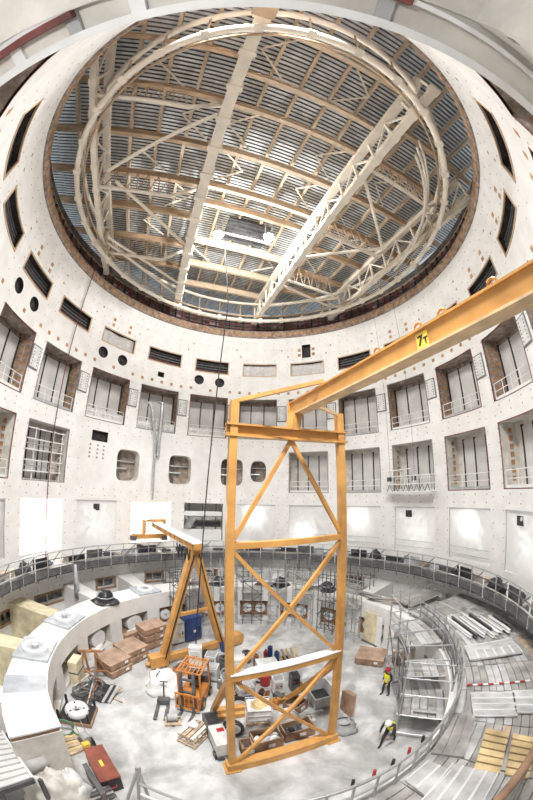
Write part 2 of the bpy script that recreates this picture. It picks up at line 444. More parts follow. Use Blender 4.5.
for k in range(-8, 9): bay_inside(k, 1, *ROW1)
for k in ROW2K:
    if k != 9: bay_inside(k, 2, *ROW2)
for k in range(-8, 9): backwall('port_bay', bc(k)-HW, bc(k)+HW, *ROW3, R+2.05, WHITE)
for p, z, hw, hh in OVALS:
    o = backwall('port_back', p-hw, p+hw, z-hh, z+hh, R+1.15, REVEAL)
    part('pipe', MB().tube(pol(p-hw*0.45, R+1.0, z-hh*0.9), pol(p-hw*0.45, R+1.0, z+hh*0.9), 0.16, 10), DGREY, o)
    part('pipe', MB().tube(pol(p-hw*0.9, R+0.9, z-0.3), pol(p+hw*0.2, R+0.9, z-0.3), 0.09, 8), GALV, o)
    part('pipe', MB().tube(pol(p-hw*0.9, R+0.9, z+0.35), pol(p+hw*0.9, R+0.9, z+0.35), 0.07, 8), GALV, o)
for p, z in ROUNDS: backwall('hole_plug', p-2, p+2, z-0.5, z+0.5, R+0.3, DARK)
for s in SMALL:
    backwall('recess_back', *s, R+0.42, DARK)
# perforated cover plates between the upper bays
for k in range(-6, 7):
    p = bc(k)+9.55; z0, z1 = 5.85, 7.5
    f = part('cover_plate', MB().arc(p-1.85, p+1.85, R-0.05, R+0.02, z0, z1, n=1), mat('dark_frame', (0.22, 0.21, 0.21), 0.6), wall)
    part('face_plate', MB().arc(p-1.55, p+1.55, R-0.09, R-0.045, z0+0.1, z1-0.1, n=1), mat('pale_cover', (0.68, 0.68, 0.67), 0.5), f)
    q = MB()
    for i in range(6):
        for dp in (-1.0, 1.0): wplate(q, p+dp, z0+0.3+i*0.21, 0.07, proud=0.1)
    tag(part('bolts', q, INK, f), kind='stuff')

# upper slot windows
COVERED = {-3: 1, 0: 1, 1: 1}
for n, k in enumerate(range(-7, 8)):
    a0, a1 = 20*k-6.8, 20*k+6.8
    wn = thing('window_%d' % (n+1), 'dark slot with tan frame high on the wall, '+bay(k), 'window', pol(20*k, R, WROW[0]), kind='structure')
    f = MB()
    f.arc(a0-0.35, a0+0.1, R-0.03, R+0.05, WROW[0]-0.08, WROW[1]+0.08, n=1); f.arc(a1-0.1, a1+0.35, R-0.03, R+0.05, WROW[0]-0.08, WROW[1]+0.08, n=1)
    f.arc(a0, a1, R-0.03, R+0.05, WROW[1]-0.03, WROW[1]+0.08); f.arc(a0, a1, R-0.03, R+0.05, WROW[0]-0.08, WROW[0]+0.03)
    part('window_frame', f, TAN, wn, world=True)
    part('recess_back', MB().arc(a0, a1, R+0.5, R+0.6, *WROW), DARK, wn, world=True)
    if k in COVERED:
        c = MB(); nn = 14; vs = []
        for i in range(nn+1):
            for j in range(5):
                q = Vector((i*0.7, j*0.9, k)); vs.append(pol(a0+(a1-a0)*i/nn, R+0.22+0.16*noise.noise(q), WROW[0]+0.05+(WROW[1]-WROW[0]-0.1)*j/4))
        c.add(vs, [(i*5+j, (i+1)*5+j, (i+1)*5+j+1, i*5+j+1) for i in range(nn) for j in range(4)])
        part('plastic_cover', c, mat('grey_film', (0.50, 0.48, 0.47), 0.4, bump=0.3), wn, world=True, smo=True)
    else:
        for i in range(4):
            z = WROW[0]+0.2+i*0.3
            part('bar', MB().arc(a0, a1, R+0.18+0.06*i, R+0.26+0.06*i, z, z+0.07, n=4), DARKRED if i == 0 else DGREY, wn, world=True)
# low windows with timber frames
for n, s in enumerate(LOWWIN):
    wn = thing('window_%d' % (n+16), ORD[n+1].capitalize()+' low timber framed opening below the walkway from the left', 'window', pol((s[0]+s[1])/2, R, s[2]), kind='structure')
    f = MB()
    for a, c in ((s[0]-0.5, s[0]+0.15), (s[1]-0.15, s[1]+0.5)): f.arc(a, c, R-0.04, R+0.05, s[2]-0.12, s[3]+0.12, n=1)
    f.arc(s[0], s[1], R-0.04, R+0.05, s[3]-0.03, s[3]+0.12); f.arc(s[0], s[1], R-0.04, R+0.05, s[2]-0.12, s[2]+0.03)
    part('window_frame', f, PLY, wn, world=True)
    part('recess_back', MB().arc(s[0], s[1], R+0.5, R+0.6, s[2], s[3]), mat('grey_recess', (0.2, 0.2, 0.2), 0.8, var=0.4), wn, world=True)
    part('cross_post', MB().arc((s[0]*0.55+s[1]*0.45)-0.2, (s[0]*0.55+s[1]*0.45)+0.2, R+0.2, R+0.3, s[2], s[3], n=1), GREYM, wn, world=True)

# the opening the photographer stands in: head trim over the camera, sill under it
a0, a1 = bc(9)-HW, bc(9)+HW
hd = part('trim_1', MB().arc(a0-6, a1+6, R-0.36, R-0.29, 2.69, 2.80, n=16), WRAIL)
tag(hd, 'white wrapped edge running over the photographer along the bay head', 'trim', kind='structure')
sf = part('trim_2', MB().arc(a0-6, a1+6, R-0.29, R-0.08, 2.78, 3.0, n=16), PALECON)
tag(sf, 'rough grey concrete strip of the bay head behind the white edge', 'trim', kind='structure')
for i, dp in enumerate((-5.2, -2.6, -0.6, 1.4, 3.4, 5.6)):
    part('bracket', MB().arc(180+dp-0.22, 180+dp+0.22, R-0.31, R-0.05, 2.735, 2.80, n=1), WRAIL if i % 2 else GREYM, sf)
part('edge_strip', MB().arc(a0-6, a1+6, R-0.10, R-0.06, 2.70, 2.80, n=16), WRAIL, sf)
part('edge_strip', MB().arc(183.2, 186.5, R-0.16, R-0.10, 2.66, 2.80, n=2), DARKRED, sf)
part('edge_strip', MB().arc(174.2, 175.2, R-0.12, R-0.05, 2.68, 2.80, n=2), DARKRED, sf)
st = part('trim_3', MB().arc(a0-6, a1+6, R-0.06, R+1.5, 2.72, 3.0, n=16), SOFFIT)
tag(st, 'smooth grey green soffit of the bay over the photographer', 'trim', kind='structure')

# floor
b = MB(); n = 72
b.add([(R*1.02*sin(2*pi*i/n), R*1.02*cos(2*pi*i/n), FLOOR) for i in range(n)], [tuple(range(n-1, -1, -1))])
tag(part('floor', b, FLOORM), 'stained grey concrete floor of the round pit', 'floor', kind='structure')

# brown corbel ring on top of the wall
rim = part('trim_4', MB().arc(-176, 176, R-0.12, R+1.6, RIM, RIM+0.85, n=132), CORBEL)
tag(rim, 'brown concrete corbel ring crowning the round white wall', 'corbel', kind='structure')
q = MB(); rng = random.Random(5)
p = -170
while p < 170:
    s = 0.22; d = degrees(s/R); z = RIM+0.42; r0 = R-0.12
    q.hexa([pol(p-d,r0+0.02,z-s), pol(p+d,r0+0.02,z-s), pol(p+d,r0-0.03,z-s), pol(p-d,r0-0.03,z-s), pol(p-d,r0+0.02,z+s), pol(p+d,r0+0.02,z+s), pol(p+d,r0-0.03,z+s), pol(p-d,r0-0.03,z+s)])
    p += 2.9+rng.uniform(-0.2, 0.2)
tag(part('corbel_plates', q, PLATE, rim), kind='stuff')
# dark gallery wall above it, with red posts and rails
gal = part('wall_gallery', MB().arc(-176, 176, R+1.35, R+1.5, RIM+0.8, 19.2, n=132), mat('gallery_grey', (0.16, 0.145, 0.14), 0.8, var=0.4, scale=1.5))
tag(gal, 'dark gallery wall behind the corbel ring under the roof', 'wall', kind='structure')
for i in range(118):
    p = -174+i*2.97
    stick('post', pol(p, R+0.7, RIM+0.85), pol(p, R+0.95, 18.0), None, DARKRED if i % 2 else DARK, gal, w=0.12, h=0.2)
for z, r in ((16.9, R+0.78), (17.5, R+0.86), (18.0, R+0.92)):
    part('rail', MB().arc(-176, 176, r, r+0.1, z, z+0.12, n=132), DARKRED if z < 17.6 else TAN, gal)
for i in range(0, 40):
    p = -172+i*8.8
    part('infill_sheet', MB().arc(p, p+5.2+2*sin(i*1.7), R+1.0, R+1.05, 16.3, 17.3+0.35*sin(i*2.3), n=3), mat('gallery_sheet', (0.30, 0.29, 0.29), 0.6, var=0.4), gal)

# ------------------------------------------------------------------ roof
DZ = 21.0; RR = 18.2
ceil_ = thing('ceiling', 'grey corrugated metal roof deck over the pit', 'ceiling', (0,0,DZ), kind='structure')
PURL = [0.95+1.9*i for i in range(-9, 10)]
edges = [-17.5]+[p for p in PURL if -17.4 < p < 17.4]+[17.5]
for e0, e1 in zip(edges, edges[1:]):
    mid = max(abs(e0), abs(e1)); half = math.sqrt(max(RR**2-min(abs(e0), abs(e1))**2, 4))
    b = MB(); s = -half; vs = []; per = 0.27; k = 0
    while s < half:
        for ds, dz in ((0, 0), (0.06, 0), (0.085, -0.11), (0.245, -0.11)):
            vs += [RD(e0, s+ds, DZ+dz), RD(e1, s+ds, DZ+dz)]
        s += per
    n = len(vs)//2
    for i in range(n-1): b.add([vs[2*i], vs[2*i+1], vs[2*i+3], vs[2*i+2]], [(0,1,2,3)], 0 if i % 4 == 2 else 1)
    part('deck_sheet', b, [DECK, mat('deck_groove_shade', (0.16, 0.17, 0.175), 0.7, var=0.2)], ceil_, world=True)  # shade inside the deck grooves painted as a darker colour

roof = thing('roof_frame', 'cream and tan steel roof frame with round ring truss under the deck', 'roof frame', (0,0,16.4))
G = [-11.75, -4.55, 4.3, 11.7]
def lim(off, r=17.0): return math.sqrt(max(r*r-off*off, 1))
# purlins
for p in PURL:
    if abs(p) > 16: continue
    h = lim(p, 17.2)
    part('purlin', MB().bar(RD(p, -h, 20.6), RD(p, h, 20.6), 0.2, 0.34), PURLIN, roof, world=True)
# cross beams
BE = {0: [-9.9, -7.0, -3.5, -0.25, 3.05, 6.6, 9.7], 1: [-9.05, -6.9, -3.6, -0.4, 1.3, 5.6, 8.9, 12.2, -12.0], 2: [-9.9, -7.1, -3.6, -0.3, 3.0, 6.5, 9.7]}
for i, ss in BE.items():
    for s in ss:
        part('cross_beam', MB().ibeam(RD(G[i], s, 19.85), RD(G[i+1], s, 19.85), 0.27, 0.7, 0.06), TAN if i != 1 else PURLIN, roof, world=True)  # both beam tans hold the shading of cream steel
for s in (-7.0, -3.5, -0.1, 3.1, 6.6, -9.9):
    h = lim(s, 17.0)
    if h > 12.3:
        part('cross_beam', MB().ibeam(RD(-h, s, 19.85), RD(G[0], s, 19.85), 0.3, 0.6, 0.06), TAN, roof, world=True)
        part('cross_beam', MB().ibeam(RD(G[3], s, 19.85), RD(h, s, 19.85), 0.3, 0.6, 0.06), TAN, roof, world=True)
# small K braces at deck level
for (o, s) in ((-3.0, -10.6), (1.9, -10.6), (-3.2, -5.3), (3.0, -5.2), (-3.1, -2.0), (3.0, -2.0), (-3.2, 7.2), (3.1, 7.3), (-8.2, -8.4), (-6.2, -5.2), (-8.6, -2.0), (-6.3, 1.4), (-8.0, 4.8), (8, -5.3), (6.4, -2), (9.2, 1.4), (7.4, 4.8)):
    sg = 1 if int(o*10) % 2 else -1
    for ds in (-1.45, 1.45):
        stick('brace', RD(o-0.95*sg, s+ds, 20.28), RD(o+0.95*sg, s, 20.28), None, CREAM, roof, w=0.1, h=0.1)
# girders: two truss girders and the box girder in the middle, one far truss
def truss_girder(off, s0, s1, lw=0.34):
    g = part('truss_girder', MB().bar(RD(off, s0, 17.2), RD(off, s1, 17.2), lw, 0.36), CREAM, roof, world=True)
    part('upper_chord', MB().bar(RD(off, s0, 19.4), RD(off, s1, 19.4), lw+0.1, 0.4), CREAM, g, world=True)
    n = int((s1-s0)/1.75); st = (s1-s0)/n
    for i in range(n+1):
        s = s0+i*st
        stick('web_post', RD(off, s, 17.2), RD(off, s, 19.3), None, CREAM, g, w=0.16, h=0.16)
        part('gusset', MB().bar(RD(off, s-0.22, 17.22), RD(off, s+0.22, 17.22), lw+0.12, 0.44), CREAM, g, world=True)
        if i < n:
            a, c = (17.3, 19.2) if i % 2 else (19.2, 17.3)
            stick('web_diagonal', RD(off, s, a), RD(off, s+st, c), None, CREAM, g, w=0.12, h=0.12)
truss_girder(G[0], -9.6, 9.0); truss_girder(G[2], -13.4, 13.6, 0.46); truss_girder(G[3], -9.5, 9.2)
g = part('box_girder', MB().bar(RD(G[1], -13.3, 17.55), RD(G[1], 13.2, 17.55), 0.62, 1.1), CREAM, roof, world=True)
for i in range(14):
    s = -12.6+i*1.93
    part('stiffener', MB().bar(RD(G[1], s-0.16, 17.5), RD(G[1], s+0.16, 17.5), 0.82, 1.16), CREAM, g, world=True)
    stick('web_post', RD(G[1], s, 18.1), RD(G[1], s, 19.5), None, CREAM, g, w=0.3, h=0.3)
part('upper_flange', MB().bar(RD(G[1], -13.3, 19.4), RD(G[1], 13.2, 19.4), 0.5, 0.2), TAN, g, world=True)
part('end_block', MB().bar(RD(G[1], -13.5, 17.0), RD(G[1], -12.6, 17.0), 1.0, 0.9), TAN, g, world=True)
# cross trusses with bent lower chords
def cross_truss(o0, o1, s, flip):
    z = 17.25
    P = [(o0, z), (o1-2.1, z), (o1-0.25, 18.9)] if not flip else [(o0+0.25, 17.5), (o1-1.9, z), (o1-0.2, 18.9)]
    pts = [RD(o, s, zz) for o, zz in P]
    c = part('lower_chord', MB().path(pts, 0.14, 8), CREAM, roof, world=True, smo=True)
    n = 6
    for i in range(n):
        a = o0+0.5+(o1-o0-2.6)*i/n; d = (o1-o0-2.6)/n
        stick('web_diagonal', RD(a, s, z), RD(a+d/2, s, 19.5), None, TAN, c, w=0.06, h=0.06)
        stick('web_diagonal', RD(a+d/2, s, 19.5), RD(a+d, s, z), None, TAN, c, w=0.06, h=0.06)
for s in (-6.95, -0.5, 6.3): cross_truss(G[0], G[1], s, False)
for s in (-7.1, -0.9, 5.6): cross_truss(G[2], G[3], s, True)
for p0, p1 in (((-10.9, -1.8), (-4.9, -6.9)), ((-10.4, -1.0), (-4.9, 4.1)), ((-11.4, 5.2), (-4.9, 11.2)), ((-11.3, 4.6), (-4.9, 9.3)), ((4.6, -6.4), (9.8, -1.8)), ((4.6, 2.2), (9.8, -1.8)), ((4.6, 6.4), (10.6, 7.6)), ((4.4, 10.4), (10.6, 5.8))):
    stick('plan_brace', RD(*p0, 17.4), RD(*p1, 17.4), 0.13, CREAM, roof)
# ring truss
rg = part('ring_truss', MB().path([pol(a, 12.9, 16.6) for a in range(-180, 180, 3)], 0.19, 10, True), CREAM, roof, world=True, smo=True)
part('upper_chord', MB().path([pol(a, 13.5, 19.2) for a in range(-180, 180, 3)], 0.17, 10, True), CREAM, rg, world=True, smo=True)
part('inner_rail', MB().path([pol(a, 12.55, 16.95) for a in range(-180, 180, 3)], 0.07, 8, True), TAN, rg, world=True, smo=True)
for i in range(36):
    a = i*10
    stick('web_post', pol(a, 12.9, 16.6), pol(a, 13.5, 19.2), 0.055, TAN, rg)
    part('clamp', MB().bar(pol(a-0.8, 12.9, 16.62), pol(a+0.8, 12.9, 16.62), 0.42, 0.42), CREAM, rg, world=True)
for i in range(3):
    part('side_strut', MB().path([pol(72+j*7, 12.2+0.35*i-0.1*j, 17.0+0.7*i) for j in range(9)], 0.09, 8), CREAM, rg, world=True, smo=True)
# dark hatch between the lamps
ht = part('roof_hatch', MB().hexa([RD(-1.8, 2.6, 20.15), RD(1.9, 2.6, 20.15), RD(1.9, 5.1, 20.15), RD(-1.8, 5.1, 20.15), RD(-1.8, 2.6, 20.4), RD(1.9, 2.6, 20.4), RD(1.9, 5.1, 20.4), RD(-1.8, 5.1, 20.4)]), mat('hatch_grey', (0.09, 0.09, 0.095), 0.6, var=0.4), roof, world=True)
for i in range(5):
    part('hatch_rib', MB().bar(RD(-1.8, 2.85+i*0.5, 20.1), RD(1.9, 2.85+i*0.5, 20.1), 0.12, 0.12), DGREY, ht, world=True)
# ------------------------------------------------------------------ pedestal ring round the pit floor
PR0, PR1, PTOP = 9.5, 11.25, -9.0
b = MB()
NICHE = (-11.75, -10.25)
nk = list(range(-6, 7))
pp = sorted(set([-143.5]+[-142+2*i for i in range(150) if -142+2*i < 156]+[156.0]+[bc(k)-6.9 for k in nk]+[bc(k)+6.9 for k in nk]))
def niche(p): return any(abs(p-bc(k)) < 6.9 for k in nk)
for p0, p1 in zip(pp, pp[1:]):
    h = niche((p0+p1)/2)
    for z0, z1 in ((FLOOR, NICHE[0]), NICHE, (NICHE[1], PTOP)):
        if h and (z0, z1) == NICHE:
            D = PR0+1.0
            b.add([pol(p0,D,z0), pol(p1,D,z0), pol(p1,D,z1), pol(p0,D,z1)], [(0,1,2,3)], 1)
            b.add([pol(p0,PR0,z0), pol(p1,PR0,z0), pol(p1,D,z0), pol(p0,D,z0)], [(0,1,2,3)], 1)
            b.add([pol(p0,PR0,z1), pol(p1,PR0,z1), pol(p1,D,z1), pol(p0,D,z1)], [(3,2,1,0)], 1)
        else: b.add([pol(p0,PR0,z0), pol(p1,PR0,z0), pol(p1,PR0,z1), pol(p0,PR0,z1)], [(0,1,2,3)])
    b.add([pol(p0,PR0,PTOP), pol(p1,PR0,PTOP), pol(p1,PR1,PTOP), pol(p0,PR1,PTOP)], [(0,1,2,3)])
    b.add([pol(p0,PR1,FLOOR), pol(p1,PR1,FLOOR), pol(p1,PR1,PTOP), pol(p0,PR1,PTOP)], [(3,2,1,0)])
for k in nk:
    for s in (-6.9, 6.9):
        p = bc(k)+s; b.add([pol(p,PR0,NICHE[0]), pol(p,PR0+1,NICHE[0]), pol(p,PR0+1,NICHE[1]), pol(p,PR0,NICHE[1])], [(0,1,2,3)], 1)
for p in (-143.5, 156.0): b.add([pol(p,PR0,FLOOR), pol(p,PR1,FLOOR), pol(p,PR1,PTOP), pol(p,PR0,PTOP)], [(0,1,2,3)], 1)
ped = part('wall_pedestal', b, [WHITE, PALECON, PLY])
tag(ped, 'white ring shaped pedestal wall with niches standing round the pit floor', 'pedestal wall', kind='structure')
for k in range(-7, 7):
    p = 20*k+10.0
    part('radial_wall', MB().arc(p-2.6, p+2.6, PR1, R, FLOOR, PTOP-0.05, n=2), OCHRE if k in (-5, -6) else WHITE, ped)  # the ochre walls wear the compartments' yellow light as colour
# film covered bearing seats on the ring
for p, lab in ((-112, 'grey film covered bearing seat on the pedestal ring nearest the tarped boxes'), (-92, 'grey film covered bearing seat on the pedestal ring beside the ochre niche'), (-51, 'grey film covered bearing seat on the pedestal ring behind the crane leg')):
    L = pol(p, 10.4, PTOP); t = thing('covered_bearing', lab, 'bearing seat', L, -rad(p), 'film covered bearing seats')
    part('base_slab', MB().box((0,0,0.06), (1.9, 1.7, 0.12)), GREYTARP, t)
    part('ring', MB().lathe([(0.42,0.12), (0.42,0.26), (0.62,0.26), (0.62,0.12)], 20), PLASTIC, t, smo=False)
    part('hub', MB().lathe([(0.0,0.34), (0.16,0.34), (0.2,0.12)], 12), GREYM, t)
    part('film_fold', blob(0.85, 0.75, 0.18, p, 0.35), GREYTARP, t, smo=True)
for i, (p, r, s, lab) in enumerate(((-71, 10.3, 1.0, 'black tarpaulin bundle with turned up rim on the white pedestal ring'), (-17, 10.3, 0.85, 'black tarpaulin heap on the ring straight above the crane leg cabinets'), (12, 10.2, 0.9, 'black tarpaulin heap on the ring between the mast posts'), (34, 10.35, 0.9, 'black tarpaulin heap on the ring behind the mast post near the crate'))):
    L = pol(p, r, PTOP); t = thing('tarpaulin_heap', lab, 'tarpaulin', L, 0.4*i, 'black tarpaulin heaps')
    part('brim', blob(0.95*s, 0.8*s, 0.22*s, 3+i, 0.25), BLACKTARP, t, smo=True)
    part('crown', blob(0.62*s, 0.55*s, 0.78*s, 9+i, 0.22), BLACKTARP, t, smo=True)
    part('strap', MB().path([(0.64*s*cos(a/8*2*pi), 0.58*s*sin(a/8*2*pi), 0.42*s) for a in range(8)], 0.035, 6, True), GREYTARP, t)
# wrapped boxes standing on the end of the ring
def sector_box(name, lab, cat, a0, a1, r0, r1, z0, z1, m1, m2=None):
    L = pol((a0+a1)/2, (r0+r1)/2, z0); t = thing(name, lab, cat, L)
    part('body', MB().arc(a0, a1, r0, r1, z0, z1-0.06, n=2), m2 or m1, t, world=True)
    part('cover', MB().arc(a0-0.4, a1+0.4, r0-0.06, r1+0.06, z1-0.07, z1, n=2), m1, t, world=True)
    return t
t = sector_box('wrapped_box', 'flat grey tarpaulin covered box on the pedestal ring in the near corner', 'box', -131.5, -125.5, 9.6, 11.15, PTOP, PTOP+0.22, GREYTARP)
t = sector_box('wrapped_box', 'white sheeted box with bare plywood edge at the end of the pedestal ring', 'box', -143.3, -132.2, 9.55, 11.2, PTOP, PTOP+0.28, PLASTIC, PLY)

# bearing units in the niches
for k in range(-4, 4):
    far = k >= -2
    L = pol(bc(k), 9.75, NICHE[0]); lab = ('white drum pair in a rusty frame in a niche, ' if far else 'white wrapped drum in a pedestal niche, ')+bay(k)
    t = thing('bearing_unit', lab, 'drum', L, -rad(bc(k)), 'drums in the pedestal niches')
    if far:
        for s in (-0.55, 0.55):
            d = part('drum', MB().tube((s, 0.7, 0.75), (s, -0.05, 0.75), 0.42, 16), PLASTIC, t)
            part('hub', MB().tube((s, 0.0, 0.75), (s, -0.1, 0.75), 0.12, 10), GREYM, d)
        f = MB()
        for z in (0.28, 1.24): f.bar((-1.1, 0.05, z), (1.1, 0.05, z), 0.12, 0.12)
        part('frame', f, RUST, t)
        for s in (-1.1, 0, 1.1): part('post', MB().bar((s, 0.05, 0), (s, 0.05, 1.3), 0.12, 0.12), RUST, t)
    else:
        d = part('drum', MB().tube((0.1, 0.75, 0.72), (0.1, -0.15, 0.72), 0.62, 18), PLASTIC, t)
        part('wrap_fold', blob(0.5, 0.4, 0.35, 4+k, 0.3), PLASTIC, d, smo=True)
        part('cradle', MB().bar((-0.8, 0.2, 0.1), (0.9, 0.2, 0.1), 0.2, 0.2), RUST, t)

# ------------------------------------------------------------------ walkway ring under the plastic sheets
WZ, WR0, WR1 = -6.95, 13.2, 14.66
wk = thing('ring_walkway', 'scaffold walkway with tube rails running round the wall under the sheeted bays', 'walkway', (0,0,WZ-0.7))
a = -118.0; i = 0
while a < 152:
    part('deck_board', MB().arc(a+0.15, a+4.85, WR0, WR1, WZ-0.06, WZ, n=1), GREYWOOD if i % 3 else DGREY, wk, world=True)
    stick('post', pol(a, WR0, WZ-0.6), pol(a, WR0, WZ+1.1), 0.04, GALV if i % 2 else WRAIL, wk)
    stick('bracket', pol(a, WR0, WZ-0.15), pol(a, R-0.02, WZ-0.75), 0.05, DKTUBE, wk)
    if i % 2 == 1: stick('bracing', pol(a, WR0, WZ+0.05), pol(a+5, WR0, WZ+1.05), 0.03, DKTUBE, wk)
    a += 5; i += 1
for z, r, m in ((WZ+1.08, 0.045, GALV), (WZ+0.58, 0.04, DKTUBE), (WZ+0.12, 0.05, GREYWOOD)):
    part('rail', MB().path([pol(-118+2*j, WR0, z) for j in range(136)], r, 6), m, wk, world=True)
part('edge_beam', MB().arc(-118, 152, WR0-0.03, WR0+0.12, WZ-0.5, WZ-0.02, n=110), DGREY, wk, world=True)
part('lower_tube', MB().path([pol(-118+2*j, WR0+0.1, WZ-0.62) for j in range(136)], 0.05, 6), DKTUBE, wk, world=True)
for i in range(38):
    a = -116+7*i
    if i % 3 != 2:
        n_ = 6; vs = [pol(a+6.2*u/n_, WR0+0.2+0.1*noise.noise(Vector((u*0.9, v*1.3, i))), WZ+0.02+(0.75 if i % 3 else 0.5)*v/3) for u in range(n_+1) for v in range(4)]
        part('safety_net', MB().add(vs, [(u*4+v, (u+1)*4+v, (u+1)*4+v+1, u*4+v+1) for u in range(n_) for v in range(3)]), [BLACKTARP, GREYTARP, BLACKTARP, DGREY][i % 4], wk, world=True)
    stick('hanger', pol(a+3, WR0+0.6, WZ-0.1), pol(a+3.4, WR0+0.6, WZ-1.1), 0.03, DKTUBE, wk)
rng = random.Random(11)
for i in range(34):
    p = -112+i*7.6+rng.uniform(-2, 2)
    if i % 3 == 0:
        tag(part('tarpaulin', blob(0.4+0.15*rng.random(), 0.36, 0.45+0.25*rng.random(), i, 0.3), BLACKTARP if i % 2 else GREYTARP, smo=True), 'small crumpled tarpaulin on the walkway, '+bay(max(-5, min(7, round(p/20))))+(' near its rail' if i % 2 else ''), 'tarpaulin', 'tarpaulins on the walkway').location = pol(p, 13.9, WZ+0.001)
    else:
        t = thing('cable_coil' if i % 3 == 1 else 'board_bundle', None, None, pol(p, 13.8, WZ), -rad(p))
        w_ = bay(max(-5, min(7, round(p/20))))
        if i % 3 == 1:
            tag(t, 'blue black cable coil on the scaffold walkway, '+w_, 'cable', 'cable coils on the walkway')
            for q in range(3): part('loop', MB().path([((0.3+0.04*q)*cos(a/10*2*pi)*1.3, (0.3+0.03*q)*sin(a/10*2*pi), 0.05+0.07*q) for a in range(10)], 0.035, 6, True), BLACK if q else BLUE, t)
        else:
            tag(t, 'short pile of boards on the scaffold walkway, '+w_, 'boards', 'board piles on the walkway')
            for q in range(4): part('board', MB().box((0.1*q, 0.05*q, 0.04+0.08*q), (1.4, 0.25, 0.06)), TIMBER if q % 2 else GREYWOOD, t)

# ------------------------------------------------------------------ guard rails in the bays
def guard(k, row, z):
    a0, a1 = bc(k)-HW+0.3, bc(k)+HW-0.3; P0, P1 = pol(a0, R+0.12, z), pol(a1, R+0.12, z)
    t = thing('guard_rail', 'white tube guard rail on the sill of the '+('upper' if row == 1 else 'middle')+' row, '+bay(k), 'guard rail', (P0+P1)/2, group='guard rails in the bays')
    n = 4 if row == 1 else 3; up_ = Vector((0,0,1))
    for i in range(n+1):
        q = P0.lerp(P1, i/n); stick('post', q, q+up_*1.08, 0.028, WRAIL, t)
    for h in (1.06, 0.56): stick('rail', P0+up_*h, P1+up_*h, 0.03, WRAIL, t)
    stick('toe_board', P0+up_*0.1, P1+up_*0.1, None, WRAIL if k % 2 else GREYM, t, w=0.03, h=0.18)
    if k in (-3, -2, -1, 0): 
        b = MB(); 
        Q = [P0+up_*0.05, P1+up_*0.05, P1+up_*0.8, P0+up_*0.8]; off = pol(bc(k), 0.03, 0)
        b.hexa([Q[0], Q[1], Q[1]+off, Q[0]+off, Q[3], Q[2], Q[2]+off, Q[3]+off]); part('infill_panel', b, mat('mesh_panel', (0.62, 0.60, 0.58), 0.6, var=0.2), t, world=True)
for k in range(-6, 7): guard(k, 1, ROW1[0])
for k in (-6, -5, 1, 2, 3, 4, 5, 6): guard(k, 2, ROW2[0])
# scaffold inside the left middle bay
L = pol(bc(-4), R+0.5, ROW2[0]); t = thing('bay_scaffold', 'white tube scaffold filling the middle row bay left of the small slot', 'scaffold', L)
for dp in (-6.4, -3.2, 0, 3.2, 6.4): stick('upright', pol(bc(-4)+dp, R+0.35, ROW2[0]), pol(bc(-4)+dp, R+0.35, ROW2[1]-0.3), 0.04, WRAIL if dp else DKTUBE, t)
for i in range(5):
    z = ROW2[0]+0.55+0.72*i
    stick('ledger', pol(bc(-4)-7, R+0.3, z), pol(bc(-4)+7, R+0.3, z+0.05), 0.04, WRAIL, t)
for z in (0.9, 2.4): stick('deck', pol(bc(-4)-6.8, R+0.65, ROW2[0]+z), pol(bc(-4)+6.8, R+0.65, ROW2[0]+z), None, GREYWOOD, t, w=0.6, h=0.06)

# ------------------------------------------------------------------ plastic sheets of the lowest bay row
def sheet(k, lab):
    a0, a1 = bc(k)-HW-0.05, bc(k)+HW+0.05; z0, z1 = ROW3; n, mm = 34, 28; vs = []
    P0, P1 = pol(a0, R, 0), pol(a1, R, 0); ou = pol(bc(k), 1, 0)
    L = pol(bc(k), R, z0)
    for i in range(n+1):
        for j in range(mm+1):
            u, v = i/n, j/mm; q = P0.lerp(P1, u); e = min(u, 1-u, v, 1-v)*4; e = min(1, e)
            w_ = 0.15*noise.noise(Vector((u*3+k*3, v*1.8, k)))+0.16*(0.25-abs(noise.noise(Vector((u*5+v*3, v*2.5-u*2, k+5)))))+0.10*(0.25-abs(noise.noise(Vector((u*8-v*5, v*4+u*3, k+9)))))
            vs.append((q.x+ou.x*(0.12+w_*e), q.y+ou.y*(0.12+w_*e), z0+(z1-z0)*v))
    t = thing('plastic_sheet', lab, 'plastic sheet', L, group='plastic sheets over the lowest bays')
    b = MB().add(vs, [(i*(mm+1)+j, (i+1)*(mm+1)+j, (i+1)*(mm+1)+j+1, i*(mm+1)+j+1) for i in range(n) for j in range(mm)])
    part('film', b, FILM, t, world=True, smo=True)
    f = MB(); 
    f.bar(pol(a0, R+0.06, z1-0.04), pol(a1, R+0.06, z1-0.04), 0.06, 0.07); f.bar(pol(a0, R+0.06, z0), pol(a0, R+0.06, z1), 0.05, 0.05); f.bar(pol(a1, R+0.06, z0), pol(a1, R+0.06, z1), 0.05, 0.05)
    part('batten', f, GREYM, t, world=True)
    return t
SHEETS = {-5: 'dim plastic sheet over the leftmost lowest bay', -3: 'wrinkled plastic sheet with one dark patch, left of the far gantry', 0: 'bright plastic sheet behind the crane mast brace',
          1: 'plastic sheet lit along its lower half, between the mast posts', 2: 'plastic sheet with a bright upper glow right beside the mast', 3: 'wrinkled plastic sheet with a dark patch under the hanging work platform',
          4: 'plastic sheet with a round bright glow, fourth right of the mast', 5: 'long draped plastic sheet with a dark patch at the right edge', 6: 'plastic sheet beyond the long draped one at the right edge'}
for k, lab in SHEETS.items():
    t = sheet(k, lab)
    if k in (-3, 3, 5):
        p = bc(k)-(0.2 if k < 0 else 2.2)
        part('dark_patch', MB().arc(p-1.1, p+1.1, R-0.03, R+0.03, ROW3[1]-0.85, ROW3[1]-0.3, n=1), DARK, t, world=True)
    if k in (1, 2, 3, 4):
        for h in (0.45, 0.95): stick('batten', pol(bc(k)-7, R-0.03, ROW3[0]+h), pol(bc(k)+7, R-0.03, ROW3[0]+h), 0.02, GALV, t)
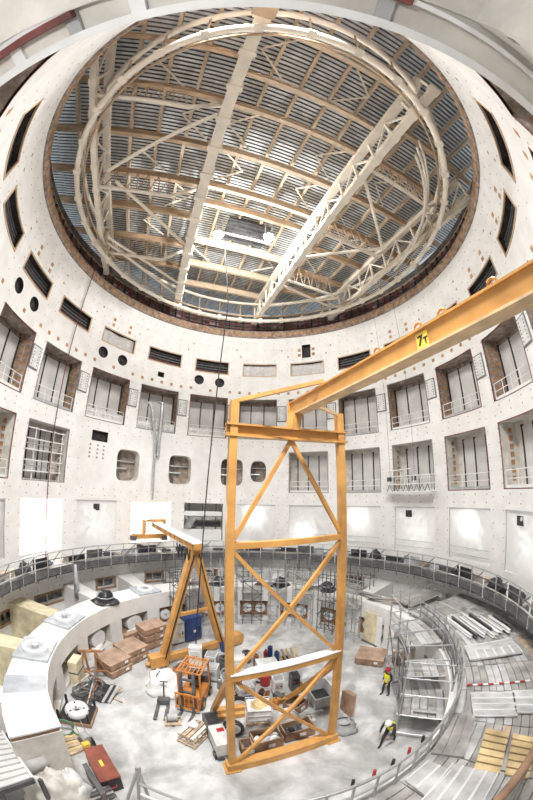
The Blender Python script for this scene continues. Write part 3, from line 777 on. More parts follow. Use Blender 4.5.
# work lamps in the lowest bays, behind the sheets or standing open
def work_lamp(k, dp, z, power, lab, r=R+0.5):
    L = pol(bc(k)+dp, r, ROW3[0]); t = thing('work_lamp', lab, 'work lamp', L, -rad(bc(k)), 'work lamps in the lowest bays')
    h = z-ROW3[0]
    part('pole', MB().tube((0,0,0.0), (0,0,h-0.1), 0.03, 6), GALV, t)
    for i in range(3): part('leg', MB().tube((0,0,0.5), (0.4*cos(i*2.1), 0.4*sin(i*2.1), 0.0), 0.02, 6), GALV, t)
    hd_ = part('head', MB().box((0,0.06,h), (0.42, 0.12, 0.32)), DGREY, t)
    part('lens', MB().box((0,-0.02,h), (0.36, 0.04, 0.26)), LIT, hd_)
    light('work_light', 'POINT', pol(bc(k)+dp, r-0.12, z), power, 0.1)
work_lamp(-4, -1.5, -4.2, 700, 'work lamp on a stand in the open glaring bay left of the dark patch sheet')
work_lamp(-2, -1.0, -3.4, 500, 'work lamp on a stand in the open bay behind the far gantry')
work_lamp(0, -0.5, -3.6, 105, 'work lamp glowing behind the sheet at the mast brace')
work_lamp(1, -1.5, -5.1, 105, 'low work lamp behind the sheet between the mast posts')
work_lamp(2, -1.5, -3.6, 105, 'work lamp behind the sheet right beside the mast')
work_lamp(4, -0.5, -3.7, 105, 'work lamp behind the sheet with the round glow')
work_lamp(-3, 0.5, -4.4, 50, 'added faint fill lamp behind the sheet with one dark patch, left of the gantry', R+1.6)  # this lamp and the next two are added to brighten their sheets
work_lamp(3, 0.5, -4.4, 50, 'added faint fill lamp behind the sheet under the hanging platform', R+1.6)
work_lamp(5, 0.5, -4.4, 50, 'added faint fill lamp behind the long draped sheet', R+1.6)
# machinery in the open bay with the black beam
t = thing('duct_rack', 'white ducts with a black beam in the open lowest bay left of the mast', 'duct rack', pol(bc(-1), R+0.5, ROW3[0]))
stick('black_beam', pol(bc(-1)-3, R+0.35, -4.55), pol(bc(-1)+6.6, R+0.35, -4.55), None, BLACK, t, w=0.3, h=0.5)
stick('duct', pol(bc(-1)-7, R+0.6, -3.6), pol(bc(-1)+7, R+0.6, -3.6), 0.28, PLASTIC, t)
stick('duct', pol(bc(-1)-5.6, R+0.4, -4.9), pol(bc(-1)-3.4, R+0.4, -3.9), 0.4, GALV, t)
for dp in (-5, 0, 5): stick('post', pol(bc(-1)+dp, R+0.75, ROW3[0]), pol(bc(-1)+dp, R+0.75, ROW3[1]), 0.05, DKTUBE, t)
stick('sheet_strip', pol(bc(-1)-7, R+0.3, -5.6), pol(bc(-1)+7, R+0.3, -5.6), None, PLASTIC, t, w=0.04, h=1.1)

# hanging hoses, ropes and the hanging work platform
t = thing('ventilation_hose', 'pair of grey ventilation hoses hanging out of an upper bay', 'hose', pol(-40, 14.4, -2.3))
part('hose', MB().path([pol(-44.3, 14.5, 6.6), pol(-43.2, 14.3, 6.0), pol(-41.6, 14.3, 4.4), pol(-40.6, 14.35, 3.4), pol(-40.3, 14.4, 2.0), pol(-40.2, 14.5, -2.2)], 0.13, 10), GALV, t, world=True, smo=True)
part('hose', MB().path([pol(-40.4, 14.6, 6.8), pol(-39.3, 14.3, 6.7), pol(-39.0, 14.3, 5.2), pol(-39.1, 14.35, 1.7)], 0.17, 10), GALV, t, world=True, smo=True)
tag(part('hanging_rope', MB().tube(pol(-79, 14.5, 16.2), pol(-79, 14.5, -6.9), 0.035, 6), mat('dark_red_rope', (0.14, 0.03, 0.03), 0.7)), 'long dark rope hanging down the wall past the white bay scaffold', 'rope')
tag(part('hanging_cable', MB().path([RD(-1.9, 3.6, 19.4), Vector((-2.15, 3.0, 12)), Vector((-2.5, 2.9, 4)), Vector((-2.9, 2.7, -4)), Vector((-3.38, 2.3, -12.0))], 0.04, 6), BLACK), 'black cable hanging from the roof lamps to the pit floor', 'cable')
t = thing('hanging_platform', 'white suspended work platform hanging before the middle bays', 'work platform', pol(60, 14.1, -1.25))
for p in (51.3, 57, 62, 68.4):
    for r in (13.75, 14.45): stick('upright', pol(p, r, -1.2), pol(p, r, 0.45 if p < 60 else 0.1), 0.035, WRAIL, t)
for z in (-1.2, -0.6, 0.05): 
    for r in (13.75, 14.45): stick('rail', pol(51.3, r, z), pol(68.4, r, z), 0.035, WRAIL, t)
stick('deck', pol(50.6, 14.1, -1.25), pol(68.8, 14.1, -1.25), None, ALU, t, w=0.72, h=0.08)
for i in range(8): stick('lattice', pol(51.5+2.1*i, 13.75, -1.2), pol(52.55+2.1*i, 13.75, -0.6), 0.025, DKTUBE, t); stick('lattice', pol(52.55+2.1*i, 13.75, -0.6), pol(53.6+2.1*i, 13.75, -1.2), 0.025, DKTUBE, t)
for p in (52, 61.5):
    stick('arch', pol(p, 13.75, 0.45), pol(p, 14.45, 0.45), 0.035, WRAIL, t)
    part('motor', MB().tube(pol(p, 14.0, -0.35), pol(p, 14.0, 0.05), 0.2, 10), DGREY, t, world=True)
    stick('rope', pol(p, 14.1, 0.45), pol(p, 14.1, 15.4), 0.012, DKTUBE, t)
stick('arch', pol(51.3, 13.75, 0.5), pol(61.5, 13.75, 0.62), 0.04, WRAIL, t)

# ------------------------------------------------------------------ lamps under the roof
for i, p in enumerate(LAMPS_SEEN):
    t = thing('floodlight', ('left' if i == 0 else 'right')+' floodlight of the pair glaring under the roof hatch', 'floodlight', p, -TH, 'floodlights under the roof')
    part('housing', MB().box((0,0,0.05), (0.8, 0.6, 0.3)), DGREY, t)
    part('lens', MB().lathe([(0.0,-0.36), (0.2,-0.33), (0.36,-0.22), (0.42,-0.1)], 18), LIT, t)
    part('bracket', MB().tube((0.3,0,0.2), (0.3,0,1.9), 0.04, 6).tube((-0.3,0,0.2), (-0.3,0,1.9), 0.04, 6), GALV, t)
part('lamp_bar', MB().bar(RD(-2.6, 3.0, 18.6), RD(2.0, 2.9, 18.6), 0.12, 0.12), CREAM, roof, world=True)
for i, p in enumerate(RIM_FILLS):  # housings of the unseen fill lamps added to light the pit
    t = thing('floodlight', 'round fill lamp added unseen over the near rim, '+('right above the photographer', 'to the right', 'to the left')[i], 'floodlight', p, 0, 'added fill lamps over the near rim')
    part('housing', MB().lathe([(0.0,0.4), (0.12,0.36), (0.3,0.0), (0.31,-0.12), (0.29,-0.12), (0.1,0.25)], 20), DGREY, t)
    part('hanger', MB().tube((0,0,0.45), (0,0,2.5), 0.03, 6), GALV, t)
# unseen lamp added beside the photographer to brighten the bay head
L = Vector((-1.1, -15.5, ROW2[0])); t = thing('work_lamp', 'added fill lamp on a stand in the bay of the photographer', 'work lamp', L)
part('pole', MB().tube((0,0,0), (0,0,0.75), 0.03, 6), GALV, t)
for i in range(3): part('leg', MB().tube((0,0,0.4), (0.4*cos(i*2.1), 0.4*sin(i*2.1), 0.0), 0.02, 6), GALV, t)
part('head', MB().box((0,0,0.85), (0.42, 0.3, 0.14)), DGREY, t); part('lens', MB().box((0,0,0.93), (0.36, 0.24, 0.03)), LIT, t)
light('work_light', 'AREA', L+Vector((0,0,0.97)), 60, 0.3, L+Vector((1.2,0.9,3)))
# ================================================================== CRANES
V = Vector
BL, BR = V((-0.46, -5.31, FLOOR)), V((3.62, -3.76, FLOOR))        # feet of the two mast posts
TL, TR = V((-0.42, -5.33, 0)), V((3.42, -3.90, 0))
def onp(s, z):            # point on post s (0 left, 1 right) at height z
    a, c = (BL, TL) if s == 0 else (BR, TR); t = (z-FLOOR)/12.0
    return V((a.x+(c.x-a.x)*t, a.y+(c.y-a.y)*t, z))
def mixp(u, z): return onp(0, z).lerp(onp(1, z), u)
gc = thing('gantry_crane', 'tall yellow gantry crane with braced mast and long girder marked 7T', 'crane', (1.6, -4.5, FLOOR))
UPV = (onp(1, 0)-onp(0, 0)).normalized()
for s, top in ((0, 1.75), (1, 1.45)):
    pst = part('post', MB().bar(onp(s, FLOOR+0.05), onp(s, top), 0.25, 0.25, upv=UPV), YELLOW, gc, world=True)
    part('foot_plate', MB().box(onp(s, FLOOR+0.03), (0.62, 0.62, 0.06), 0.36), YELLOW, pst, world=True)
    part('head_stub', MB().bar(onp(s, top), onp(s, 2.5 if s == 0 else 2.45), 0.26, 0.26, upv=UPV), YELLOW, pst, world=True)
part('cross_beam', MB().ibeam(mixp(-0.06, 1.55), mixp(1.06, 1.55), 0.34, 0.42, 0.06), YELLOW, gc, world=True)
part('tie_beam', MB().bar(mixp(0, -2.1), mixp(1, -2.1), 0.2, 0.2), YELLOW, gc, world=True)
tb = part('tie_beam', MB().bar(mixp(0, -6.95), mixp(1, -6.95), 0.3, 0.24), YELLOW, gc, world=True)
part('walk_plate', MB().bar(mixp(0, -6.80), mixp(1, -6.80), 0.36, 0.05), WRAIL, tb, world=True)
part('base_beam', MB().bar(mixp(-0.05, FLOOR+0.2), mixp(1.05, FLOOR+0.2), 0.42, 0.4), YELLOW, gc, world=True)
for u0, z0, u1, z1 in ((0.5, 1.35, 0.02, -1.95), (0.5, 1.35, 0.98, -1.95), (0.02, -2.25, 0.98, -6.85), (0.98, -2.25, 0.02, -6.85), (0.02, -7.05, 0.98, -11.7), (0.98, -7.05, 0.02, -11.7)):
    part('brace', MB().bar(mixp(u0, z0), mixp(u1, z1), 0.13, 0.13, upv=UPV), YELLOW, gc, world=True)
# back stays of the mast with their own ground beam
q0, q1 = V((-1.67, -1.95, FLOOR+0.15)), V((1.95, -0.75, FLOOR+0.15))
part('ground_beam', MB().bar(q0, q1, 0.32, 0.3), YELLOW, gc, world=True)
part('ground_beam', MB().bar(q0+V((0.1, -0.5, 0)), q0+V((1.5, 0.0, 0)), 0.22, 0.24), YELLOW, gc, world=True)
part('back_stay', MB().bar(q0, onp(0, -7.0), 0.22, 0.22), YELLOW, gc, world=True)
part('back_stay', MB().bar(q1, onp(1, -7.4), 0.26, 0.26), YELLOW, gc, world=True)
# girder
def gp(y, z): t = (y+4.67)/(-11.97+4.67); return V((1.81+(4.46-1.81)*t, y, z))
GY0, GY1 = -4.05, -13.45
gd = part('girder', MB().bar(gp(GY0, 2.55), gp(GY1, 2.55), 0.16, 0.44), YELLOW, gc, world=True)
part('bottom_flange', MB().bar(gp(GY0, 2.31), gp(GY1, 2.31), 0.40, 0.05), YELPALE, gd, world=True)
part('top_flange', MB().bar(gp(GY0, 2.79), gp(GY1, 2.79), 0.28, 0.05), YELLOW, gd, world=True)
part('end_plate', MB().bar(gp(GY0+0.02, 2.55), gp(GY0-0.04, 2.55), 0.34, 0.56), YELLOW, gd, world=True)
part('pedestal', MB().bar(V((1.55, -4.57, 1.7)), V((1.66, -4.5, 2.3)), 0.36, 0.36), YELLOW, gc, world=True)
part('guy_strut', MB().bar(onp(0, 2.5), gp(-6.2, 2.95), 0.10, 0.12), YELLOW, gc, world=True)
part('knee_strut', MB().bar(onp(1, 2.4), gp(-5.6, 2.35), 0.10, 0.10), YELPALE, gc, world=True)
gdir = (gp(GY1, 0)-gp(GY0, 0)).normalized(); gleft = V((gdir.y, -gdir.x, 0))
for y in (-11.45, -10.35, -9.75, -8.5):
    c = gp(y, 2.86)
    part('lifting_lug', MB().path([c+gdir*(0.10*cos(i/10*2*pi))+V((0, 0, 0.04+0.10*sin(i/10*2*pi))) for i in range(10)], 0.03, 6, True), YELLOW, gd, world=True)
# capacity plate reading 7T on the web
if gleft.x > 0: gleft = -gleft
pc = gp(-9.85, 2.55)+gleft*0.09
part('capacity_plate', MB().bar(pc-gdir*0.15, pc+gdir*0.15, 0.012, 0.34), SIGN, gd, world=True)
def text_mesh(txt, size):
    cu = bpy.data.curves.new('txt', 'FONT'); cu.body = txt; cu.size = size; cu.extrude = 0.003; cu.offset = 0.006
    o = bpy.data.objects.new('txt', cu); COL.objects.link(o)
    dg = bpy.context.evaluated_depsgraph_get(); me = bpy.data.meshes.new_from_object(o.evaluated_get(dg)); bpy.data.objects.remove(o)
    me.materials.clear(); me.materials.append(INK); return me
td = gdir if gdir.cross(V((0,0,1))).dot(-gleft) < 0 else -gdir     # reading direction
td = td if (td.cross(V((0,0,1)))).dot(gleft) > 0 else -td
for txt, size, du, dv in (('7', 0.30, -0.12, -0.10), ('T', 0.19, 0.03, -0.10)):
    o = bpy.data.objects.new('lettering', text_mesh(txt, size)); COL.objects.link(o); o.parent = gd
    M = Matrix((td, V((0,0,1)), gleft)).transposed().to_4x4(); M.translation = pc+gleft*0.012+td*du+V((0,0,dv))-wloc(gd)
    o.matrix_local = M

# second gantry: A shaped leg on a wheeled carriage, girder running to the far wall
ag = thing('gantry_crane', 'low yellow gantry crane with A shaped leg on a wheeled carriage', 'crane', (-3.6, 3.4, FLOOR))
C0, C1 = V((-5.45, 1.55, FLOOR+0.55)), V((-1.25, 5.25, FLOOR+0.55)); AP = V((-3.55, 3.5, -4.75)); cdv = (C1-C0).normalized()
for c, s in ((C0+cdv*0.35, -1), (C1-cdv*1.15, 1)):
    lg = part('leg', MB().bar(c+V((0,0,0.1)), AP+cdv*0.16*s, 0.42, 0.42, upv=cdv), YELLOW, ag, world=True)
    part('cable_duct', MB().bar(c+V((0.2,-0.25,0.1)), AP+cdv*0.16*s+V((0.2,-0.25,0)), 0.06, 0.06), BLACK, lg, world=True)
part('carriage', MB().bar(C0, C1, 0.34, 0.42), YELLOW, ag, world=True)
part('crossbar', MB().bar((C0+cdv*0.35).lerp(AP, 0.42), (C1-cdv*1.15).lerp(AP, 0.42), 0.2, 0.2), YELLOW, ag, world=True)
for c in (C0, C1):
    bx = part('wheel_box', MB().box(c+V((0,0,-0.05)), (1.1, 0.62, 0.75), atan2(cdv.y, cdv.x)), YELLOW, ag, world=True)
    for s in (-0.34, 0.34): part('wheel', MB().tube(c+cdv*s+V((0.2,-0.2,-0.37)), c+cdv*s+V((-0.2,0.2,-0.37)), 0.17, 14), DGREY, bx, world=True)
    part('buffer', MB().tube(c+(cdv if c == C1 else -cdv)*0.5+V((0,0,-0.2)), c+(cdv if c == C1 else -cdv)*0.8+V((0,0,-0.2)), 0.12, 10), YELLOW, bx, world=True)
part('head_block', MB().box(AP+V((0,0,0.22)), (0.7, 0.6, 0.5), atan2(cdv.y, cdv.x)), YELLOW, ag, world=True)
G0, G1 = V((-3.15, 2.95, -4.22)), V((-8.5, 9.7, -4.22)); gv = (G1-G0).normalized()
g2 = part('girder', MB().bar(G0, G1, 0.55, 0.4), YELLOW, ag, world=True)
part('top_plate', MB().bar(G0+V((0,0,0.22)), G1+V((0,0,0.22)), 0.8, 0.05), WRAIL, g2, world=True)
sv = V((gv.y, -gv.x, 0))
for i in range(9): part('side_rib', MB().bar(G0+gv*(0.4+i*0.95)-sv*0.3-V((0,0,0.15)), G0+gv*(0.4+i*0.95)-sv*0.3+V((0,0,0.18)), 0.06, 0.1), YELLOW, g2, world=True)
E0 = G1-gv*0.2
part('end_frame', MB().bar(E0-sv*1.0+V((0,0,-0.9)), E0-sv*1.0+V((0,0,0.35)), 0.22, 0.22).bar(E0-sv*1.1+V((0,0,0.35)), E0+sv*0.9+V((0,0,0.35)), 0.2, 0.2).bar(E0+sv*0.8+V((0,0,-0.3)), E0+sv*0.8+V((0,0,0.35)), 0.2, 0.2), YELLOW, ag, world=True)
part('end_carriage', MB().bar(E0-sv*2.0+V((0,0,-1.0)), E0+sv*1.0+V((0,0,-1.0)), 0.3, 0.4), YELLOW, ag, world=True)
for i in range(2): part('end_wheel_box', MB().box(E0+sv*(-1.9+2.7*i)+V((0,0,-1.15)), (0.5, 0.4, 0.4), atan2(sv.y, sv.x)), DGREY, ag, world=True)
for i in range(4): part('festoon_cable', MB().path([G0+gv*(0.3+i*0.55)-sv*0.45+V((0,0,-0.2)), G0+gv*(0.45+i*0.55)-sv*0.45+V((0,0,-0.9-0.2*(i % 2))), G0+gv*(0.75+i*0.55)-sv*0.45+V((0,0,-0.2))], 0.05, 6), BLACK, ag, world=True)
for L, rz, s, m, nm, lab in ((V((-5.2, 4.75, FLOOR)), 0.75, (0.95, 0.7, 1.5), GREYM, 'control_cabinet', 'pale grey control cabinet with a yellow sticker beside the low gantry leg'), (V((-4.35, 5.55, FLOOR)), 0.75, (1.25, 0.9, 1.75), BLUE, 'generator_cabinet', 'dark blue generator cabinet under the low gantry leg')):
    t = thing(nm, lab, 'cabinet', L, rz)
    part('plinth', MB().box((0,0,0.08), (s[0]*0.92, s[1]*0.92, 0.16)), DGREY, t)
    part('body', MB().box((0,0,0.16+s[2]/2), s), mat('pale_cabinet', (0.66, 0.67, 0.66), 0.45) if m is GREYM else m, t)
    d = part('door', MB().box((0,-s[1]/2-0.015,0.16+s[2]/2), (s[0]*0.88, 0.03, s[2]*0.88)), mat('pale_cabinet_door', (0.70, 0.71, 0.70), 0.45) if m is GREYM else m, t)
    part('handle', MB().box((s[0]*0.32,-s[1]/2-0.05,0.16+s[2]/2), (0.04, 0.05, 0.25)), INK, d)
    part('sticker', MB().box((0.05,-s[1]/2-0.035,0.16+s[2]*0.4), (0.2, 0.01, 0.2)), SIGN if m is GREYM else WRAIL, d)
    part('roof_cap', MB().box((0,0,0.18+s[2]), (s[0]*1.06, s[1]*1.06, 0.06)), m, t)
t = thing('blue_bucket', 'blue tub standing by the right foot of the low gantry carriage', 'tub', (-1.75, 4.35, FLOOR))
part('shell', MB().lathe([(0.0,0.02), (0.32,0.02), (0.42,0.8), (0.38,0.8), (0.3,0.08), (0,0.08)], 18), BLUE, t, smo=False)
part('rim', MB().path([(0.42*cos(i/16*2*pi), 0.42*sin(i/16*2*pi), 0.8) for i in range(16)], 0.03, 6, True), BLUE, t)

# ================================================================== SCAFFOLDS AND THE RIGHT HAND PLATFORM
def scaffold(L, rz, w_, d_, zs_, lab, top, decks, m=GALV, group='scaffold towers along the pedestal ring'):
    t = thing('scaffold_tower', lab, 'scaffold', L, rz, group)
    xs = [-w_/2+i*w_/2 for i in range(3)]
    for x in xs:
        for y in (-d_/2, d_/2): stick('upright', (x,y,0), (x,y,top+0.15*((int(x*3)+int(y*7)) % 3)), 0.032, m, t, world=False)
    for z in zs_:
        for y in (-d_/2, d_/2): stick('ledger', (-w_/2-0.15,y,z), (w_/2+0.15,y,z), 0.028, m, t, world=False)
        for x in xs: stick('transom', (x,-d_/2,z+0.05), (x,d_/2,z+0.05), 0.028, m, t, world=False)
    for z in decks: stick('deck', (-w_/2,0,z+0.09), (w_/2,0,z+0.09), None, GREYWOOD, t, w=d_*0.85, h=0.05, world=False)
    for i in range(len(zs_)-1):
        s = 1 if i % 2 else -1; stick('brace', (-s*w_/2,-d_/2-0.04,zs_[i]), (s*w_/2,-d_/2-0.04,zs_[i+1]), 0.025, m, t, world=False)
    return t
WHERE = ['behind the low gantry leg', 'left of the mast post', 'between the gantry leg and the mast', 'straight behind the mast X brace', 'right of the mast X brace', 'behind the right mast post', 'left of the lone brown crate', 'beside the lone brown crate']
for i, p in enumerate((-38, -26, -13, -1, 12, 25, 38, 50)):
    scaffold(pol(p, 8.95, FLOOR), -rad(p), 1.45 if i % 2 else 1.3, 0.7, [0.35, 1.5, 2.7, 3.8, 4.6], 'grey tube scaffold tower before the far pedestal wall, '+WHERE[i], 4.9+0.25*(i % 3), [2.7, 3.8] if i % 2 else [2.7], m=GALV if i % 3 else DKTUBE)
# back row on the ring, in front of the walkway
for i, p in enumerate((-33, -8, 18, 44)):
    scaffold(pol(p, 12.3, PTOP-3.0), -rad(p), 2.2, 0.8, [0.5, 1.6, 2.8, 3.9], 'dark tube scaffold between the pedestal ring and the wall, '+ORD[i+1]+' from the gantry leg', 4.3, [2.8], m=DKTUBE, group='dark scaffolds behind the pedestal ring')

PZ = -8.62
pf = thing('scaffold_platform', 'large boarded scaffold platform with curved rail on the near side of the pit', 'platform', (8.5, -6.0, PZ-3.3))
rng = random.Random(21)
secs = [78+9.6*i for i in range(11)]
for si, a in enumerate(secs):
    nb = 16
    for j in range(nb):
        r0 = 9.85+(14.55-9.85)*j/nb; r1 = 9.85+(14.55-9.85)*(j+1)/nb-0.025
        dz = rng.uniform(-0.015, 0.02)
        part('deck_board', MB().arc(a+0.12, a+9.5, r0, r1, PZ-0.06+dz, PZ+dz, n=3), GREYWOOD if rng.random() < 0.62 else (ALU if rng.random() < 0.9 else TIMBER), pf, world=True)
    for r in (9.9, 12.2, 14.3): stick('standard', pol(a, r, FLOOR), pol(a, r, PZ-0.06), 0.035, GALV, pf)
    stick('bearer', pol(a, 9.8, PZ-0.12), pol(a, 14.5, PZ-0.12), None, GALV, pf, w=0.08, h=0.1)
# curved guard rail on the inner edge
for z, r in ((PZ+1.05, 0.05), (PZ+0.55, 0.04)): part('guard_rail', MB().path([pol(84+2*j, 9.85, z) for j in range(47)], r, 8), GALV, pf, world=True, smo=True)
part('toe_board', MB().arc(84, 176, 9.8, 9.84, PZ, PZ+0.2, n=40), GALV, pf, world=True)
for i in range(24): stick('rail_post', pol(84+4*i, 9.85, PZ-0.3), pol(84+4*i, 9.85, PZ+1.1), 0.035, GALV, pf)
for i in range(5):
    p = 150+3.5*i; part('coupler', MB().tube(pol(p, 9.75, PZ+0.95), pol(p, 9.75, PZ+1.2), 0.045, 8), REDHAT if i % 2 else BLACK, pf, world=True)
# loose silver panels and yellow planks laid on the boards
def panel_group(a, b_, c, d, n, m, z, name='deck_panel', gap=0.05, th=0.07):
    """quad a-b-c-d (b beside a) split in n strips from a-d to b-c"""
    a, b_, c, d = [V((q[0], q[1], 0)) for q in (a, b_, c, d)]
    for i in range(n):
        u0, u1 = (i+gap)/n, (i+1-gap)/n
        q = [a.lerp(b_, u0), a.lerp(b_, u1), d.lerp(c, u1), d.lerp(c, u0)]
        pan = part(name, MB().hexa([p+V((0,0,z)) for p in q]+[p+V((0,0,z+th)) for p in q]), m, pf, world=True)
        if m is ALU:
            for e0, e1 in ((0, 3), (1, 2)): stick('edge_lip', q[e0]+V((0,0,z+th)), q[e1]+V((0,0,z+th)), None, WRAIL, pan, w=0.035, h=0.05)
panel_group((4.35,-9.85), (5.5,-10.75), (6.65,-9.95), (5.75,-8.95), 4, ALU, PZ+0.04)
panel_group((4.3,-9.0), (4.6,-9.75), (5.6,-9.2), (5.2,-8.55), 2, ALU, PZ+0.03)
panel_group((7.45,-7.45), (8.1,-6.3), (9.5,-7.2), (8.7,-8.3), 4, ALU, PZ+0.05)
panel_group((8.75,-8.15), (9.5,-7.1), (10.6,-7.9), (9.8,-9.0), 3, ALU, PZ+0.05)
panel_group((9.45,-4.4), (10.0,-3.15), (12.4,-3.9), (11.8,-5.3), 2, ALU, PZ+0.05)
panel_group((9.4,-4.4), (11.75,-5.35), (12.0,-4.7), (9.7,-3.75), 6, ALU, PZ+0.14)
panel_group((6.15,-9.45), (7.5,-8.15), (7.95,-8.75), (6.65,-10.0), 6, WOODP, PZ+0.05, 'timber_plank', 0.12)
panel_group((6.75,-10.1), (8.05,-8.85), (8.5,-9.5), (7.2,-10.6), 6, WOODP, PZ+0.05, 'timber_plank', 0.12)
panel_group((6.9,-6.9), (7.6,-7.4), (6.2,-8.9), (5.4,-8.3), 3, GREYWOOD, PZ+0.03, 'deck_panel', 0.03)
panel_group((11.9,-6.4), (12.4,-5.4), (13.6,-6.0), (13.0,-7.2), 3, ALU, PZ+0.05)
# pile of steel beams on the platform
bp = thing('beam_pile', 'pile of white and dark steel beams lying at the back of the boarded platform', 'beam pile', (12.1, -1.6, PZ+0.02))
for i in range(14):
    u = i/13; p0 = V((10.95, 0.1, 0)).lerp(V((13.2, -1.5, 0)), u); p1 = V((10.75, -2.9, 0)).lerp(V((12.9, -3.6, 0)), u)
    sh_ = 0.12*sin(i*2.4); zz = V((0, 0, PZ+0.18+0.11*(i % 2)))
    part('steel_beam', MB().ibeam(p0.lerp(p1, 0.05+sh_)+zz, p0.lerp(p1, 0.93+sh_)+zz, 0.13, 0.18, 0.03), WRAIL if i % 3 != 1 else DGREY, bp, world=True)
for i in range(3): part('packing_timber', MB().box((11.6+0.5*i, -2.2+0.75*i, PZ+0.03), (1.6, 0.12, 0.08), -0.7), TIMBER, bp, world=True)
# stair scaffold between the floor and the platform
ss = thing('stair_scaffold', 'three level scaffold stair beside the two workers and the platform', 'scaffold', (7.7, -2.3, FLOOR))
def pr_(p, r, z): return pol(p, r, z)
for p in (86, 95, 104, 114, 124):
    for r in (7.65, 9.6):
        stick('upright', pol(p, r, FLOOR), pol(p, r, -7.4+0.2*(p % 3)), 0.04, GALV, ss)
    for z in (FLOOR+0.3, -10.6, -9.4, -8.5, -7.7): stick('transom', pol(p, 7.55, z), pol(p, 9.7, z), 0.032, GALV, ss)
for p0, p1 in ((86, 95), (95, 104), (104, 114), (114, 124)):
    for r in (7.65, 9.6):
        for z in (FLOOR+0.3, -10.6, -9.4, -8.5, -8.0, -7.6): stick('ledger', pol(p0-0.6, r, z), pol(p1+0.6, r, z), 0.032, GALV if r < 8 else DKTUBE, ss)
    stick('brace', pol(p0, 7.62, FLOOR+0.3), pol(p1, 7.62, -10.6), 0.03, DKTUBE, ss)
    stick('brace', pol(p1, 7.62, -10.6), pol(p0, 7.62, -8.5), 0.03, DKTUBE, ss)
for p0, p1, z in ((86, 95, -8.55), (95, 104, -8.55), (104, 114, -9.45), (86, 95, -9.45), (104, 114, -10.65), (95, 104, -10.65), (114, 124, -10.65)):
    for j in range(5):
        r0 = 7.75+0.37*j; part('deck_board', MB().arc(p0+0.3, p1-0.3, r0, r0+0.34, z, z+0.05, n=1), ALU if (j+int(p0)) % 3 else GREYWOOD, ss, world=True)
for i in range(8):
    z = FLOOR+0.3+i*0.18; part('step', MB().arc(115+1.0*i, 116.0+1.0*i, 8.2, 9.2, z, z+0.04, n=1), GREYM, ss, world=True)
# frames under the far end of the platform
for i, p in enumerate((71,)):
    scaffold(pol(p, 11.9, FLOOR), -rad(p), 1.6, 3.6, [0.5, 1.8, 3.0, 3.9], 'wide scaffold frame at the far end of the boarded platform, '+('nearer the crate' if i == 0 else 'nearer the beam pile'), 4.6, [3.3], group='scaffold frames by the platform')
for i in range(3):
    a = 75+i*0.9; part('edge_plank', MB().arc(a, a+1.9, 10.0+0.25*(i % 3), 12.9, PTOP+0.05, PTOP+0.1, n=1), GREYWOOD, pf, world=True)
# near scaffold tubes below the photographer
ns = thing('tube_railing', 'bare galvanised tube railing corner at the bottom edge, left of the base beam', 'railing', (-2.3, -9.0, -9.0))
A = V((-2.35, -9.05, -7.75))
for q in (V((-2.75, -9.75, -9.2)), V((-2.3, -9.7, -9.2)), V((-2.05, -9.35, -9.2))): stick('post', A, q, 0.045, GALV, ns)
stick('rail', V((-2.3, -9.25, -8.15)), V((1.2, -10.1, -8.15)), 0.04, GALV, ns); stick('rail', V((-2.3, -9.35, -8.5)), V((1.2, -10.2, -8.5)), 0.04, WRAIL, ns)
part('coupler', MB().tube(A+V((0,0,-0.12)), A+V((0,0,0.12)), 0.08, 8), GALV, ns, world=True)
part('standing_board', MB().box((-1.0, -10.1, -9.23), (3.8, 1.4, 0.06), -0.24), GREYWOOD, ns, world=True)
nr = part('curved_handrail', MB().path([pol(150+1.5*j, 12.65, -5.9) for j in range(14)], 0.09, 8), PLY, smo=True)
tag(nr, 'brown curved handrail at the bottom right corner of the view', 'handrail')
for i in range(6): stick('post', pol(151+3.6*i, 12.65, PZ), pol(151+3.6*i, 12.65, -5.9), 0.04, GALV, nr)
bt = thing('barrier_tape', 'red and white barrier tape lying across the boarded platform', 'tape', (9.2, -5.6, PZ+0.03))
q0, q1 = V((8.35, -5.75, PZ+0.06)), V((10.6, -7.0, PZ+0.06))
for i in range(12): stick('tape_piece', q0.lerp(q1, i/12), q0.lerp(q1, (i+0.9)/12), None, WRAIL if i % 2 else REDHAT, bt, w=0.1, h=0.02)
# ================================================================== THINGS ON THE FLOOR
def crate(L, rz, s, lab, lids=1, m=PLY, group='brown plywood crates', name='plywood_crate', top_m=None):
    t = thing(name, lab, 'crate', L, rz, group)
    x, y, z = s
    for sx in (-1, 0, 1): part('skid', MB().box((sx*x*0.38, 0, 0.05), (0.1, y*0.96, 0.1)), TIMBER, t)
    part('body', MB().box((0,0,0.1+(z-0.1)/2), (x, y, z-0.1)), m, t)
    part('lid', MB().box((0,0,z+0.02), (x+0.05, y+0.05, 0.05)), top_m or m, t)
    for sx in (-1, 1):
        for q in (-0.4, 0.4): part('batten', MB().box((q*x, sx*(y/2+0.015), 0.1+(z-0.1)/2), (0.1, 0.035, z-0.12)), m, t)
        part('batten', MB().box((sx*(x/2+0.015), 0, 0.1+(z-0.1)/2), (0.035, 0.1, z-0.12)), m, t)
    part('paper_label', MB().box((x*0.25, -y/2-0.04, 0.1+(z-0.1)*0.6), (0.25, 0.01, 0.18)), WRAIL, t)
    return t
PLYT = mat('pale_plywood_top', (0.46, 0.32, 0.235), 0.7, var=0.2, scale=2)
F = FLOOR
G_ = 'plywood crates by the niches'
crate((-7.75, 0.25, F), 1.15, (1.55, 1.45, 0.45), 'lower brown crate of the two by the scrap pile', group=G_, top_m=PLYT)
crate((-7.78, 0.26, F+0.5), 1.16, (1.55, 1.45, 0.45), 'upper brown crate of the two by the scrap pile', group=G_, top_m=PLYT)
